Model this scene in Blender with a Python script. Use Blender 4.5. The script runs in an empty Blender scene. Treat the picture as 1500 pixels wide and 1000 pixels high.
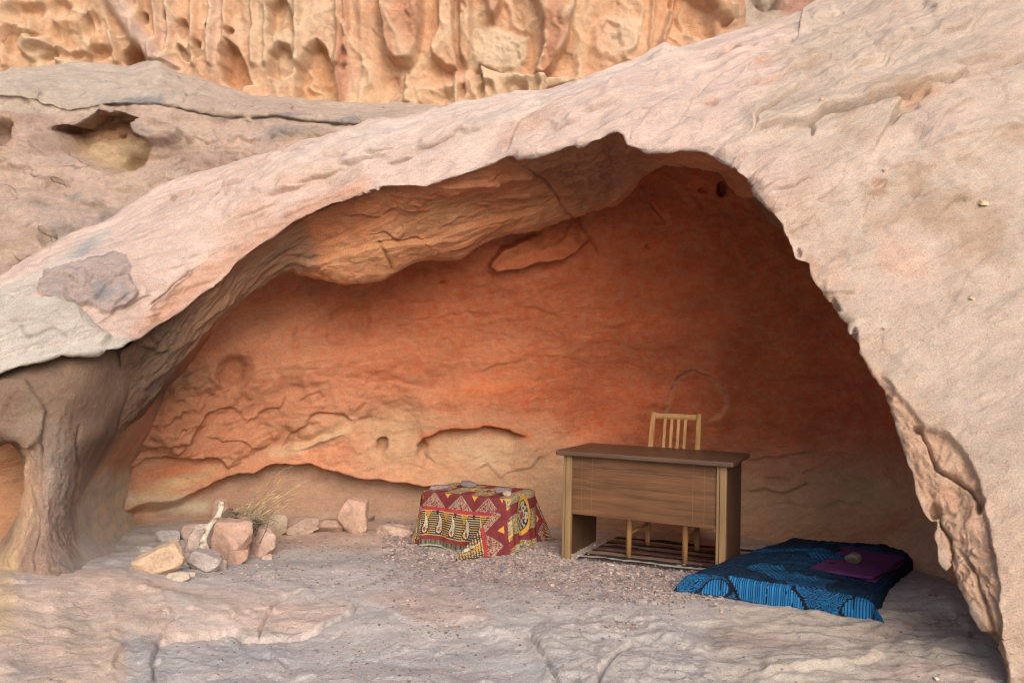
import bpy, bmesh, math, random
import numpy as np
from mathutils import Vector, Matrix, noise as mnoise

random.seed(7)
rng = np.random.default_rng(7)
scene = bpy.context.scene
COL = scene.collection

# ------------------------------------------------------------------ camera
CAM_Z, FPX = 1.25, 1133.0
PITCH = math.atan(47.0 / FPX)
ROLL = math.radians(1.5)
_R0 = np.array([1.0, 0, 0])
_F = np.array([0, math.cos(PITCH), math.sin(PITCH)])
_U0 = np.cross(_R0, _F)
_R = math.cos(ROLL) * _R0 + math.sin(ROLL) * _U0
_U = math.cos(ROLL) * _U0 - math.sin(ROLL) * _R0
_C = np.array([0, 0, CAM_Z])
cam_data = bpy.data.cameras.new('camera')
cam_data.sensor_width = 36.0
cam_data.lens = FPX / 1500.0 * 36.0
cam_data.clip_start = 0.05
cam_data.clip_end = 500.0
cam = bpy.data.objects.new('camera', cam_data)
COL.objects.link(cam)
m = Matrix.Identity(4)
for i in range(3):
    m[i][0], m[i][1], m[i][2], m[i][3] = _R[i], _U[i], -_F[i], _C[i]
cam.matrix_world = m
scene.camera = cam

# ------------------------------------------------------------------ daylight
SUN_EL, SUN_AZ = math.radians(31), math.radians(167)   # azimuth clockwise from +Y
world = bpy.data.worlds.new('World')
scene.world = world
world.use_nodes = True
nt = world.node_tree
bg = nt.nodes['Background']
sky = nt.nodes.new('ShaderNodeTexSky')
sky.sky_type = 'NISHITA'
sky.sun_disc = False
sky.sun_elevation = SUN_EL
sky.sun_rotation = SUN_AZ
sky.air_density = 1.0
sky.dust_density = 4.0
sky.ozone_density = 0.6
nt.links.new(sky.outputs[0], bg.inputs[0])
bg.inputs[1].default_value = 0.13
sun_data = bpy.data.lights.new('sun', 'SUN')
sun_data.energy = 1.4
sun_data.angle = math.radians(55)
sun_data.color = (1.0, 0.96, 0.91)
sun = bpy.data.objects.new('sun', sun_data)
COL.objects.link(sun)
sd = Vector((math.sin(SUN_AZ) * math.cos(SUN_EL), math.cos(SUN_AZ) * math.cos(SUN_EL), math.sin(SUN_EL)))
sun.rotation_euler = sd.to_track_quat('Z', 'Y').to_euler()
sun.location = (0, -5, 12)
vs = scene.view_settings
vs.view_transform = 'Standard'
vs.look = 'None'
vs.gamma = 1.0
vs.use_curve_mapping = False
vs.exposure = 0.52
scene.cycles.max_bounces = 6
scene.cycles.diffuse_bounces = 4
scene.cycles.use_denoising = True
scene.cycles.pixel_filter_type = 'BLACKMAN_HARRIS'
scene.cycles.filter_width = 1.1

# ------------------------------------------------------------------ numbers
def P(px, py, d):
    """world point seen at photo pixel (px, py) standing d metres in front of the camera"""
    px = np.asarray(px, float); py = np.asarray(py, float); d = np.asarray(d, float)
    return (_C + d[..., None] * _F + ((px - 750) / FPX * d)[..., None] * _R
            - ((py - 500) / FPX * d)[..., None] * _U)

def proj(V):
    q = V - _C
    d = q @ _F
    d = np.where(d > 0.2, d, np.nan)
    return 750 + FPX * (q @ _R) / d, 500 - FPX * (q @ _U) / d

def G(px, py, z=0.0):
    """where the ray through (px, py) meets the height z"""
    r = _F + (px - 750) / FPX * _R - (py - 500) / FPX * _U
    k = (z - CAM_Z) / r[2]
    return _C + k * r

_perm = rng.permutation(256).astype(np.int32)
_perm = np.concatenate([_perm, _perm, _perm])
_grad = rng.normal(size=(256, 3)).astype(np.float32)
_grad /= np.linalg.norm(_grad, axis=1)[:, None]

def pn(p):
    p = np.asarray(p, np.float32)
    i = np.floor(p).astype(np.int32)
    f = p - i
    i &= 255
    u = f * f * f * (f * (f * 6 - 15) + 10)
    def g(a, b, c):
        h = _perm[_perm[_perm[i[:, 0] + a] + i[:, 1] + b] + i[:, 2] + c]
        gr = _grad[h]
        return gr[:, 0] * (f[:, 0] - a) + gr[:, 1] * (f[:, 1] - b) + gr[:, 2] * (f[:, 2] - c)
    ux, uy, uz = u[:, 0], u[:, 1], u[:, 2]
    x00 = g(0, 0, 0); x00 += ux * (g(1, 0, 0) - x00)
    x10 = g(0, 1, 0); x10 += ux * (g(1, 1, 0) - x10)
    x01 = g(0, 0, 1); x01 += ux * (g(1, 0, 1) - x01)
    x11 = g(0, 1, 1); x11 += ux * (g(1, 1, 1) - x11)
    y0 = x00 + uy * (x10 - x00)
    y1 = x01 + uy * (x11 - x01)
    return (y0 + uz * (y1 - y0)) * 1.6

def fbm(p, o=4, gain=0.5):
    s = 0.0; a = 1.0
    for k in range(o):
        s = s + a * pn(p * (2.03 ** k) + 17.3 * k)
        a *= gain
    return s

def ridge(p, o=3, gain=0.5):
    s = 0.0; a = 1.0
    for k in range(o):
        s = s + a * (1 - 2 * np.abs(pn(p * (2.03 ** k) + 9.1 * k)))
        a *= gain
    return s

def sm(a, b, x):
    t = np.clip((x - a) / (b - a), 0, 1)
    return t * t * (3 - 2 * t)

def terrace(n, k, sharp=0.12):
    """noise cut into layers: flat flakes with edges"""
    x = n * k
    i = np.floor(x)
    return (i + sm(0.5 - sharp, 0.5 + sharp, x - i)) / k

def frame_of(v):
    v = np.array(v, float); v /= np.linalg.norm(v)
    a = np.cross(v, [0, 1, 0.1]); a /= np.linalg.norm(a)
    return np.stack([v, a, np.cross(v, a)], 1)

def curve(pts, x):
    pts = np.array(pts, float)
    return np.interp(x, pts[:, 0], pts[:, 1])

def scurve(pts, x):
    """smooth (Catmull-Rom in value) interpolation of a table"""
    pts = np.array(pts, float)
    X, Y = pts[:, 0], pts[:, 1]
    m_ = np.gradient(Y, X)
    k = np.clip(np.searchsorted(X, x) - 1, 0, len(X) - 2)
    h = X[k + 1] - X[k]
    t = np.clip((x - X[k]) / h, 0, 1)
    t2, t3 = t * t, t * t * t
    return ((2 * t3 - 3 * t2 + 1) * Y[k] + (t3 - 2 * t2 + t) * h * m_[k]
            + (-2 * t3 + 3 * t2) * Y[k + 1] + (t3 - t2) * h * m_[k + 1])

def splice(rows, pos, nr):
    """rows: (k, n, 3) control rows at parameters pos; returns the rows in between, smooth and without overshoot"""
    rows = np.array(rows); pos = np.array(pos, float)
    x = np.linspace(pos[0], pos[-1], nr) if np.isscalar(nr) else np.asarray(nr, float)
    sec = (rows[1:] - rows[:-1]) / (pos[1:] - pos[:-1])[:, None, None]
    m_ = np.empty_like(rows)
    m_[0], m_[-1] = sec[0], sec[-1]
    p_, q_ = sec[:-1], sec[1:]
    m_[1:-1] = np.where(p_ * q_ > 0, 2 * p_ * q_ / np.where(np.abs(p_ + q_) < 1e-9, 1e-9, p_ + q_), 0)
    k = np.clip(np.searchsorted(pos, x) - 1, 0, len(pos) - 2)
    h = (pos[k + 1] - pos[k])[:, None, None]
    t = ((x - pos[k])[:, None, None]) / h
    t2, t3 = t * t, t * t * t
    return ((2 * t3 - 3 * t2 + 1) * rows[k] + (t3 - 2 * t2 + t) * h * m_[k]
            + (-2 * t3 + 3 * t2) * rows[k + 1] + (t3 - t2) * h * m_[k + 1])

def trow(table, T, smooth=False):
    """a traced line (t, px, py, d) sampled at T, as world points"""
    a = np.array(table, float)
    f = scurve if smooth else curve
    return P(f(a[:, (0, 1)], T), f(a[:, (0, 2)], T), scurve(a[:, (0, 3)], T))

def soften(Pn, T, sig):
    """a line of points smoothed along its parameter"""
    Tu = np.linspace(T[0], T[-1], 2400)
    dt = Tu[1] - Tu[0]
    n = int(3 * sig / dt)
    k = np.exp(-0.5 * (np.arange(-n, n + 1) * dt / sig) ** 2); k /= k.sum()
    out = np.empty_like(Pn)
    for i in range(3):
        u = np.interp(Tu, T, Pn[:, i])
        u = np.concatenate([2 * u[0] - u[n:0:-1], u, 2 * u[-1] - u[-2:-n - 2:-1]])
        out[:, i] = np.interp(T, Tu, np.convolve(u, k, 'valid'))
    return out

def pdist(x, y, pts):
    """distance to a line, side (+ on the left-hand side going along it, y down) and how far along, 0..1"""
    pts = np.array(pts, float)
    seg = np.hypot(*(pts[1:] - pts[:-1]).T)
    L = seg.sum()
    best = np.full(x.shape, 1e9); side = np.zeros(x.shape); al = np.zeros(x.shape)
    acc = 0.0
    for k in range(len(pts) - 1):
        a, b = pts[k], pts[k + 1]
        dx, dy = b - a
        l2 = dx * dx + dy * dy + 1e-9
        t = np.clip(((x - a[0]) * dx + (y - a[1]) * dy) / l2, 0, 1)
        ex, ey = x - a[0] - t * dx, y - a[1] - t * dy
        d = np.hypot(ex, ey)
        q = d < best
        best = np.where(q, d, best)
        side = np.where(q, np.sign(dy * ex - dx * ey), side)
        al = np.where(q, (acc + t * seg[k]) / L, al)
        acc += seg[k]
    return best, side, al

def inpoly(x, y, pts):
    c = np.zeros(x.shape, bool)
    n = len(pts)
    for k in range(n):
        x1, y1 = pts[k]; x2, y2 = pts[(k + 1) % n]
        if y1 == y2:
            continue
        q = ((y1 > y) != (y2 > y)) & (x < (x2 - x1) * (y - y1) / (y2 - y1) + x1)
        c ^= q
    return c

# ------------------------------------------------------------------ sculpted rock sheets
class Sheet:
    """a grid of points that is carved along its normals; carving marks are given where the photo shows them on the rock"""
    k = 1.0
    def __init__(s, grid, warp=3.0, vis=None):
        s.g = np.array(grid, float)
        s.nr, s.nc = s.g.shape[:2]
        s.V = s.g.reshape(-1, 3)
        s.normals()
        s.disp = np.zeros(len(s.V))
        s.col = np.zeros((len(s.V), 3))
        px, py = proj(s.V)
        w = np.stack([px / 26, py / 26, np.zeros_like(px)], 1)
        w = np.nan_to_num(w)
        s.px0, s.py0 = px, py
        s.px = px + warp * (pn(w) + 0.5 * pn(w * 2.7 + 5))
        s.py = py + warp * (pn(w + 40) + 0.5 * pn(w * 2.7 + 45))
        s.vis = np.ones(len(s.V), bool) if vis is None else vis
        s.vis = s.vis & np.isfinite(px)
    def normals(s):
        g = s.V.reshape(s.nr, s.nc, 3)
        a = np.gradient(g, axis=0); b = np.gradient(g, axis=1)
        n = np.cross(a, b)
        n /= np.linalg.norm(n, axis=2, keepdims=True) + 1e-12
        n = n.reshape(-1, 3)
        if not hasattr(s, 'sign'):
            q = np.einsum('ij,ij->i', n, _C - s.V)
            s.sign = 1.0 if np.median(q) > 0 else -1.0
        s.N = n * s.sign
    def near(s, pts, mrg):
        a = np.array(pts, float)
        return np.nonzero(s.vis & (s.px > a[:, 0].min() - mrg) & (s.px < a[:, 0].max() + mrg)
                          & (s.py > a[:, 1].min() - mrg) & (s.py < a[:, 1].max() + mrg))[0]
    def crack(s, pts, w=2.0, h=0.02, fade=0.15):
        i = s.near(pts, w * 4)
        d, _, al = pdist(s.px[i], s.py[i], pts)
        e = sm(0, fade, al) * sm(0, fade, 1 - al) if fade > 0 else 1.0
        s.disp[i] -= s.k * h * np.exp(-(d / w) ** 2) * (0.25 + 0.75 * e)
    def step(s, pts, h=0.02, fade=40.0, w=1.6, side=1, fe=0.12):
        """one side of the line stands h proud right at the line and dies away over `fade` pixels"""
        i = s.near(pts, fade * 3)
        d, sd_, al = pdist(s.px[i], s.py[i], pts)
        q = d * sd_ * side
        e = sm(0, fe, al) * sm(0, fe, 1 - al)
        s.disp[i] += s.k * h * e * sm(-w, w, q) * np.exp(-np.maximum(q, 0) / fade)
    def plate(s, pts, h=0.03, w=2.0, inner=None):
        """area inside stands proud by h (or is sunk); `inner`: fades towards the middle over so many pixels"""
        i = s.near(pts, w * 3 + 2)
        x, y = s.px[i], s.py[i]
        d, _, _ = pdist(x, y, list(pts) + [pts[0]])
        q = np.where(inpoly(x, y, pts), d, -d)
        k = sm(-w, w, q)
        if inner:
            k = k * np.exp(-np.maximum(q, 0) / inner)
        s.disp[i] += h * k
    def dent(s, cx, cy, rx, ry, h, rot=0.0, sharp=0.5):
        r = max(rx, ry)
        i = s.near([(cx, cy)], r * 1.6)
        x, y = s.px[i] - cx, s.py[i] - cy
        c_, s_ = math.cos(math.radians(rot)), math.sin(math.radians(rot))
        q = np.hypot((x * c_ + y * s_) / rx, (-x * s_ + y * c_) / ry)
        s.disp[i] -= h * (1 - sm(1 - sharp, 1 + sharp * 0.35, q))
    def flakes(s, n, reg, ln, slope, h, seed, fade=14, crack=0.5, w=1.5):
        """loose scales and hairline fissures strewn over the area reg = (x0, x1, y0, y1)"""
        r = np.random.default_rng(seed)
        for k in range(n):
            x, y = r.uniform(reg[0], reg[1]), r.uniform(reg[2], reg[3])
            l = ln * r.uniform(0.4, 1.3); a = slope + r.normal() * 0.22
            m_ = 5
            t = np.linspace(-0.5, 0.5, m_)
            off = np.cumsum(r.normal(size=m_)) * l * 0.07
            off -= off.mean()
            pts = [(x + ti * l * math.cos(a) - o * math.sin(a), y + ti * l * math.sin(a) + o * math.cos(a)) for ti, o in zip(t, off)]
            hh = h * r.uniform(0.4, 1.2)
            s.step(pts, hh, fade * r.uniform(0.6, 1.6), w, 1 if r.random() < 0.85 else -1, 0.3)
            if r.random() < crack:
                s.crack(pts, w, hh * 0.8, 0.3)
    def mask(s, pts, w=12.0):
        m_ = np.zeros(len(s.V))
        i = s.near(pts, w * 2)
        x, y = s.px[i], s.py[i]
        d, _, _ = pdist(x, y, list(pts) + [pts[0]])
        m_[i] = sm(-w, w, np.where(inpoly(x, y, pts), d, -d))
        return m_
    def band(s, pts, w=6.0):
        m_ = np.zeros(len(s.V))
        i = s.near(pts, w * 3)
        d, _, al = pdist(s.px[i], s.py[i], pts)
        m_[i] = np.exp(-(d / w) ** 2)
        return m_
    def blob(s, cx, cy, rx, ry, rot=0.0):
        x, y = s.px - cx, s.py - cy
        c_, s_ = math.cos(math.radians(rot)), math.sin(math.radians(rot))
        q = ((x * c_ + y * s_) / rx) ** 2 + ((-x * s_ + y * c_) / ry) ** 2
        return np.nan_to_num(np.exp(-q)) * s.vis
    def paint(s, c, m_):
        m_ = np.clip(m_, 0, 1)[:, None]
        s.col = s.col * (1 - m_) + np.array(c) * m_
    def bake(s):
        s.V = s.V + s.N * s.disp[:, None]
        s.disp[:] = 0
        s.normals()
    def build(s, name, mat, parent=None):
        s.bake()
        me = bpy.data.meshes.new(name)
        nr, nc = s.nr, s.nc
        idx = np.arange(nr * nc).reshape(nr, nc)
        if s.sign > 0:
            q = np.stack([idx[:-1, :-1], idx[1:, :-1], idx[1:, 1:], idx[:-1, 1:]], 2)
        else:
            q = np.stack([idx[:-1, :-1], idx[:-1, 1:], idx[1:, 1:], idx[1:, :-1]], 2)
        return grid_mesh(name, s.V, q.reshape(-1, 4), mat, s.col, parent)

def grid_mesh(name, V, quads, mat, col=None, parent=None, smooth=True):
    me = bpy.data.meshes.new(name)
    me.vertices.add(len(V))
    me.vertices.foreach_set('co', np.asarray(V, np.float32).ravel())
    n = len(quads)
    me.loops.add(n * 4)
    me.loops.foreach_set('vertex_index', np.asarray(quads, np.int32).ravel())
    me.polygons.add(n)
    me.polygons.foreach_set('loop_start', np.arange(0, n * 4, 4, dtype=np.int32))
    me.polygons.foreach_set('loop_total', np.full(n, 4, np.int32))
    if smooth:
        me.polygons.foreach_set('use_smooth', np.ones(n, bool))
    me.update(calc_edges=True)
    if col is not None:
        at = me.color_attributes.new('col', 'FLOAT_COLOR', 'POINT')
        c4 = np.ones((len(V), 4), np.float32); c4[:, :3] = np.clip(col, 0.004, 0.9)
        at.data.foreach_set('color', c4.ravel())
    me.materials.append(mat)
    o = bpy.data.objects.new(name, me)
    COL.objects.link(o)
    if parent is not None:
        o.parent = parent
    return o

def tag(o, label=None, cat=None, group=None, kind=None):
    if label: o['label'] = label
    if cat: o['category'] = cat
    if group: o['group'] = group
    if kind: o['kind'] = kind
    return o

# ------------------------------------------------------------------ materials
def new_mat(name):
    mt = bpy.data.materials.new(name); mt.use_nodes = True
    n = mt.node_tree
    return mt, n, n.nodes['Principled BSDF']

def rock_mat(name, scale=1.0, bump=0.8, dist=0.012, grain=0.12, streak=None, rough=0.93, speck=0.2, vein=0.6, pits=0.5):
    """sandstone: mineral colour comes with the surface, the nodes add grain, pits, hairlines and fine relief"""
    mt, n, b = new_mat(name)
    N, Lk = n.nodes, n.links
    at = N.new('ShaderNodeAttribute'); at.attribute_name = 'col'
    tc = N.new('ShaderNodeTexCoord')
    mp = N.new('ShaderNodeMapping')
    mp.vector_type = 'TEXTURE'
    if streak is not None:
        mp.inputs['Rotation'].default_value = streak
        mp.inputs['Scale'].default_value = (2.3, 1, 1)
    Lk.new(tc.outputs['Object'], mp.inputs[0])
    def noise(sc, det, rgh, src, dis=0.0):
        t = N.new('ShaderNodeTexNoise')
        t.inputs['Scale'].default_value = sc * scale
        t.inputs['Detail'].default_value = det
        t.inputs['Roughness'].default_value = rgh
        t.inputs['Distortion'].default_value = dis
        Lk.new(src, t.inputs['Vector'])
        return t.outputs[0]
    def ramp(src, lo, hi, a, b_):
        r = N.new('ShaderNodeMapRange')
        r.inputs[1].default_value, r.inputs[2].default_value = lo, hi
        r.inputs[3].default_value, r.inputs[4].default_value = a, b_
        Lk.new(src, r.inputs[0]); return r.outputs[0]
    def op(kind, a, b_=None, c=None):
        k = N.new('ShaderNodeMath'); k.operation = kind
        for i, v in enumerate((a, b_, c)):
            if v is None: continue
            if isinstance(v, (int, float)): k.inputs[i].default_value = v
            else: Lk.new(v, k.inputs[i])
        return k.outputs[0]
    obj = tc.outputs['Object']
    big = noise(5, 5, 0.6, mp.outputs[0])
    mid = noise(24, 8, 0.74, mp.outputs[0], 0.3)
    fin = noise(120, 4, 0.8, obj)
    pit = ramp(noise(38, 3, 0.6, obj), 0.64, 0.72, 0, 1)
    hair = ramp(op('ABSOLUTE', op('SUBTRACT', noise(1.9, 2.5, 0.5, mp.outputs[0], 0.15), 0.5)), 0.0, 0.007, 1, 0)
    hair = op('MULTIPLY', hair, ramp(noise(2.6, 2, 0.5, obj), 0.50, 0.60, 0, 1))
    k = op('MULTIPLY', op('MULTIPLY', ramp(big, 0.3, 0.7, 1 - grain, 1 + grain), ramp(mid, 0.3, 0.7, 1 - grain * 1.1, 1 + grain * 1.1)),
           ramp(fin, 0.25, 0.75, 1 - speck, 1 + speck))
    k = op('MULTIPLY', k, op('SUBTRACT', 1.0, op('MULTIPLY', pit, 0.28 * pits)))
    k = op('MULTIPLY', k, op('SUBTRACT', 1.0, op('MULTIPLY', hair, 0.45 * vein)))
    vm = N.new('ShaderNodeVectorMath'); vm.operation = 'SCALE'
    Lk.new(at.outputs['Color'], vm.inputs[0]); Lk.new(k, vm.inputs['Scale'])
    hs = N.new('ShaderNodeHueSaturation')
    Lk.new(vm.outputs[0], hs.inputs['Color'])
    nh = noise(13, 5, 0.7, obj)
    Lk.new(ramp(nh, 0.3, 0.7, 0.494, 0.506), hs.inputs['Hue'])
    Lk.new(ramp(nh, 0.3, 0.7, 1.06, 0.94), hs.inputs['Saturation'])
    Lk.new(hs.outputs[0], b.inputs['Base Color'])
    b.inputs['Roughness'].default_value = rough
    b.inputs['Specular IOR Level'].default_value = 0.15
    h = op('MULTIPLY_ADD', mid, 1.9, op('MULTIPLY', fin, 0.9))
    h = op('MULTIPLY_ADD', pit, -0.45 * pits, h)
    h = op('MULTIPLY_ADD', hair, -0.9 * vein, h)
    bp = N.new('ShaderNodeBump')
    bp.inputs['Strength'].default_value = bump
    bp.inputs['Distance'].default_value = dist
    Lk.new(h, bp.inputs['Height'])
    Lk.new(bp.outputs[0], b.inputs['Normal'])
    return mt
# ------------------------------------------------------------------ the rock: front arch
PINK = (0.60, 0.455, 0.40); CREAM = (0.52, 0.415, 0.345); WHITE = (0.50, 0.455, 0.41)
BUFF = (0.46, 0.30, 0.185); ORANGE = (0.485, 0.218, 0.125); RED = (0.475, 0.147, 0.068)
DEEP = (0.46, 0.125, 0.054); BROWN = (0.33, 0.20, 0.13); GREY = (0.27, 0.25, 0.25)
SLATE = (0.24, 0.245, 0.27); YELLOW = (0.60, 0.44, 0.25); DUST = (0.43, 0.35, 0.31)
ROSE = (0.50, 0.30, 0.225)

mat_arch = rock_mat('pale_sandstone', bump=0.8, dist=0.016, grain=0.14, streak=(0, math.radians(-26), 0), speck=0.30, vein=0.35, pits=0.5)
mat_wall = rock_mat('red_sandstone', bump=0.6, dist=0.012, grain=0.13, streak=(0, math.radians(-8), 0), speck=0.28, vein=0.12, pits=0.4)
mat_ceiling = rock_mat('brown_sandstone', bump=0.9, dist=0.020, grain=0.14, streak=(0, math.radians(-24), 0), speck=0.30, vein=0.0, pits=0.6)
mat_pillar = rock_mat('pillar_sandstone', bump=0.6, dist=0.012, grain=0.12, streak=(0, math.radians(-58), 0), speck=0.30, vein=0.2, pits=0.4)
mat_hill = rock_mat('weathered_sandstone', scale=0.62, bump=0.9, dist=0.035, grain=0.16, speck=0.28, vein=0.9, pits=0.7)
mat_cliff = rock_mat('honeycombed_sandstone', scale=0.5, bump=0.7, dist=0.03, grain=0.12, speck=0.22, vein=0.5, pits=0.3)
mat_ground = rock_mat('dusty_rock_floor', scale=1.3, bump=0.7, dist=0.010, grain=0.13, speck=0.34, vein=0.5, pits=0.7)

RIM = [(-400, -420, 690, 4.1), (-200, -200, 610, 4.2), (0, 0, 547, 4.3), (12, 12, 540, 4.3), (40, 40, 533, 4.32), (72, 72, 526, 4.35),
       (92, 92, 519, 4.38), (128, 128, 519, 4.42), (150, 150, 514, 4.46), (172, 172, 509, 4.5), (190, 190, 500, 4.56), (204, 206, 495, 4.62),
       (222, 224, 480, 4.72), (245, 246, 468, 4.82), (262, 263, 456, 4.88), (290, 290, 436, 4.95), (312, 314, 418, 5.0), (335, 335, 398, 5.05), (348, 348, 382, 5.06),
       (372, 372, 364, 5.08), (400, 400, 347, 5.1), (425, 425, 328, 5.1), (447, 447, 316, 5.08), (480, 480, 300, 5.06), (505, 505, 291, 5.04),
       (540, 540, 279, 5.0), (562, 562, 272, 5.0), (590, 590, 271, 4.98), (622, 622, 272, 4.95), (640, 640, 266, 4.94), (668, 668, 258, 4.92), (700, 700, 248, 4.9),
       (728, 728, 235, 4.88), (748, 748, 226, 4.86), (770, 770, 228, 4.84), (800, 800, 226, 4.82), (826, 826, 216, 4.8), (856, 856, 210, 4.76), (880, 880, 203, 4.74),
       (892, 892, 194, 4.72), (905, 905, 192, 4.7), (914, 914, 198, 4.7), (919, 919, 212, 4.68), (932, 932, 216, 4.67), (952, 952, 222, 4.65), (975, 975, 221, 4.62),
       (995, 995, 217, 4.6), (1015, 1015, 219, 4.57), (1035, 1035, 224, 4.54), (1060, 1060, 236, 4.48), (1080, 1078, 246, 4.42), (1086, 1082, 252, 4.38), (1096, 1094, 261, 4.36), (1112, 1110, 280, 4.32),
       (1124, 1122, 296, 4.3), (1136, 1134, 312, 4.26), (1146, 1145, 328, 4.22), (1156, 1154, 346, 4.2), (1164, 1160, 358, 4.18), (1172, 1166, 378, 4.15), (1182, 1188, 386, 4.12),
       (1194, 1190, 404, 4.1), (1206, 1198, 418, 4.07), (1218, 1213, 440, 4.04), (1230, 1226, 456, 4.01), (1240, 1242, 472, 3.99), (1250, 1248, 490, 3.97), (1258, 1259, 502, 3.95),
       (1268, 1263, 520, 3.93), (1278, 1278, 540, 3.91), (1288, 1288, 562, 3.88), (1298, 1302, 578, 3.86), (1306, 1310, 598, 3.84), (1314, 1313, 622, 3.8), (1322, 1326, 650, 3.76), (1330, 1330, 676, 3.73),
       (1338, 1340, 700, 3.7), (1346, 1343, 726, 3.67), (1354, 1352, 748, 3.64), (1362, 1364, 764, 3.62), (1370, 1372, 772, 3.6), (1376, 1369, 790, 3.58), (1384, 1376, 822, 3.54), (1392, 1386, 834, 3.52), (1398, 1397, 826, 3.52),
       (1404, 1403, 840, 3.5), (1412, 1408, 856, 3.48), (1422, 1418, 880, 3.44), (1432, 1428, 902, 3.4), (1442, 1440, 924, 3.37), (1456, 1458, 944, 3.33), (1468, 1470, 962, 3.3),
       (1482, 1474, 990, 3.25), (1500, 1480, 1040, 3.2), (1560, 1500, 1150, 3.05)]
SKY = [(-400, -420, 560, 5.2), (-200, -240, 500, 5.3), (0, -20, 428, 5.4), (60, 42, 400, 5.5), (120, 105, 362, 5.6), (180, 160, 342, 5.7),
       (240, 228, 302, 5.8), (262, 250, 288, 5.85), (300, 292, 272, 5.9), (400, 380, 240, 6.1), (500, 486, 212, 6.3), (600, 590, 192, 6.4), (700, 700, 167, 6.5), (760, 775, 159, 6.55),
       (800, 820, 150, 6.6), (860, 890, 126, 6.65), (900, 950, 104, 6.7), (950, 1020, 76, 6.8), (980, 1055, 64, 6.85), (1000, 1078, 58, 6.9), (1040, 1125, 46, 7.0), (1080, 1215, 4, 7.1),
       (1120, 1320, -60, 7.1), (1180, 1520, -170, 6.8), (1240, 1700, -120, 6.0), (1300, 1800, 80, 5.0), (1360, 1850, 380, 4.1),
       (1410, 1850, 640, 3.6), (1460, 1850, 900, 3.2), (1500, 1850, 1050, 3.0), (1560, 1850, 1250, 2.8)]

T = np.concatenate([np.linspace(-400, -30, 24, endpoint=False), np.linspace(-30, 1040, 440, endpoint=False), np.linspace(1040, 1200, 420, endpoint=False), np.linspace(1200, 1500, 300, endpoint=False), np.linspace(1500, 1560, 14)])
rimP = trow(RIM, T)
skyP = trow(SKY, T)
jit = fbm(np.stack([T / 31, T * 0, T * 0 + 8], 1), 5, 0.55) * 0.016
amp = np.where(T > 1080, 1.0, 0.45)
rimP = rimP + (jit * amp)[:, None] * (_R - 0.4 * _U)
rimS, skyS = soften(rimP, T, 20.0), soften(skyP, T, 16.0)
out = skyS - rimS
out /= np.linalg.norm(out, axis=1)[:, None]
nrm = np.cross(np.gradient(soften(rimP, T, 45.0), T, axis=0), out)
nrm /= np.linalg.norm(nrm, axis=1)[:, None]
nrm *= np.sign(np.einsum('ij,ij->i', nrm, _C - rimS))[:, None]
nrm = soften(nrm, T, 25.0)
# inside of the lip, the lip itself, the outer face, over the top and down behind
lip = sm(1000, 1120, T)[:, None]
ins = -nrm
back = np.array([0, 1.0, 0])
H = np.linalg.norm(skyS - rimS, axis=1)[:, None]
thin = (0.10 + 0.10 * (1 - lip))
leftw = sm(320, 160, T)[:, None]
rows = [rimP + back * 1.3 + out * 0.75, rimP + back * 0.28 + out * 0.28, rimP + back * 0.05 + out * 0.035,
        rimP, rimP * 0.6 + rimS * 0.4 + out * 0.04 + nrm * (0.006 + 0.014 * lip),
        rimS + (skyS - rimS) * 0.18 + nrm * (0.10 + 0.02 * leftw) * np.minimum(H, 1.6),
        rimS + (skyS - rimS) * 0.5 + nrm * 0.13 * np.minimum(H, 1.6),
        rimS + (skyS - rimS) * 0.82 + nrm * 0.085 * np.minimum(H, 1.6),
        skyP, skyP + back * 0.7 - np.array([0, 0, 0.12]), skyP + back * 1.6 - np.array([0, 0, 1.3]), skyP + back * 1.9 - np.array([0, 0, 3.0])]
pos = [0, 4, 7, 9, 11, 20, 36, 52, 61, 66, 72, 78]
ROWS = np.concatenate([np.linspace(0, 8, 8, endpoint=False), np.linspace(8, 12, 22, endpoint=False), np.linspace(12, 62, 350, endpoint=False), np.linspace(62, 78, 14)])
A = Sheet(splice(rows, pos, ROWS), warp=2.5)
rowpos = np.repeat(ROWS, len(T))
face = sm(8.5, 11, rowpos) * sm(63, 61, rowpos)
A.vis &= (rowpos > 8.0) & (rowpos < 62.5)
V = A.V
FA = frame_of((0.85, 0.36, 0.37))
q = V @ FA
qs = q * np.array([0.35, 1, 1])
right = sm(1050, 1250, A.px0); right = np.nan_to_num(right)
big = fbm(qs * 1.6 + 3, 4)
A.disp += 0.055 * big * face
# bedding streaks that run up the slope
frn = 1 - 0.75 * np.nan_to_num(sm(480, 620, A.py0)) * right
face = face * frn
str_ = ridge(qs * np.array([0.8, 4.5, 4.5]) + 11, 3)
A.disp += (0.010 + 0.016 * (1 - right)) * str_ * face * (0.5 + 0.5 * sm(-0.3, 0.5, fbm(q * 1.3, 2)))
A.disp += 0.020 * terrace(fbm(qs * np.array([0.9, 2.2, 2.2]) + 31, 4), 5) * face
A.disp += 0.005 * fbm(q * 14, 4) * face + 0.002 * fbm(q * 55, 2) * face
A.disp += (0.012 * terrace(fbm(qs * np.array([1.2, 6, 6]) + 131, 4), 4, 0.10) + 0.006 * ridge(qs * np.array([1.0, 14, 14]) + 15, 2) * sm(-0.1, 0.5, fbm(q * 2, 2))) * face * (1 - 0.5 * right)
pit = pn(qs * np.array([1.2, 9, 9]) + 50)
A.disp -= 0.030 * sm(0.55, 0.85, pit) * face
A.disp += (0.01 * fbm(V * 6, 4)) * (1 - face)
lipm = np.exp(-np.abs(rowpos - 9) / 2.2)
A.disp += 0.008 * lipm * fbm(V * 14, 3)
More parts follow.
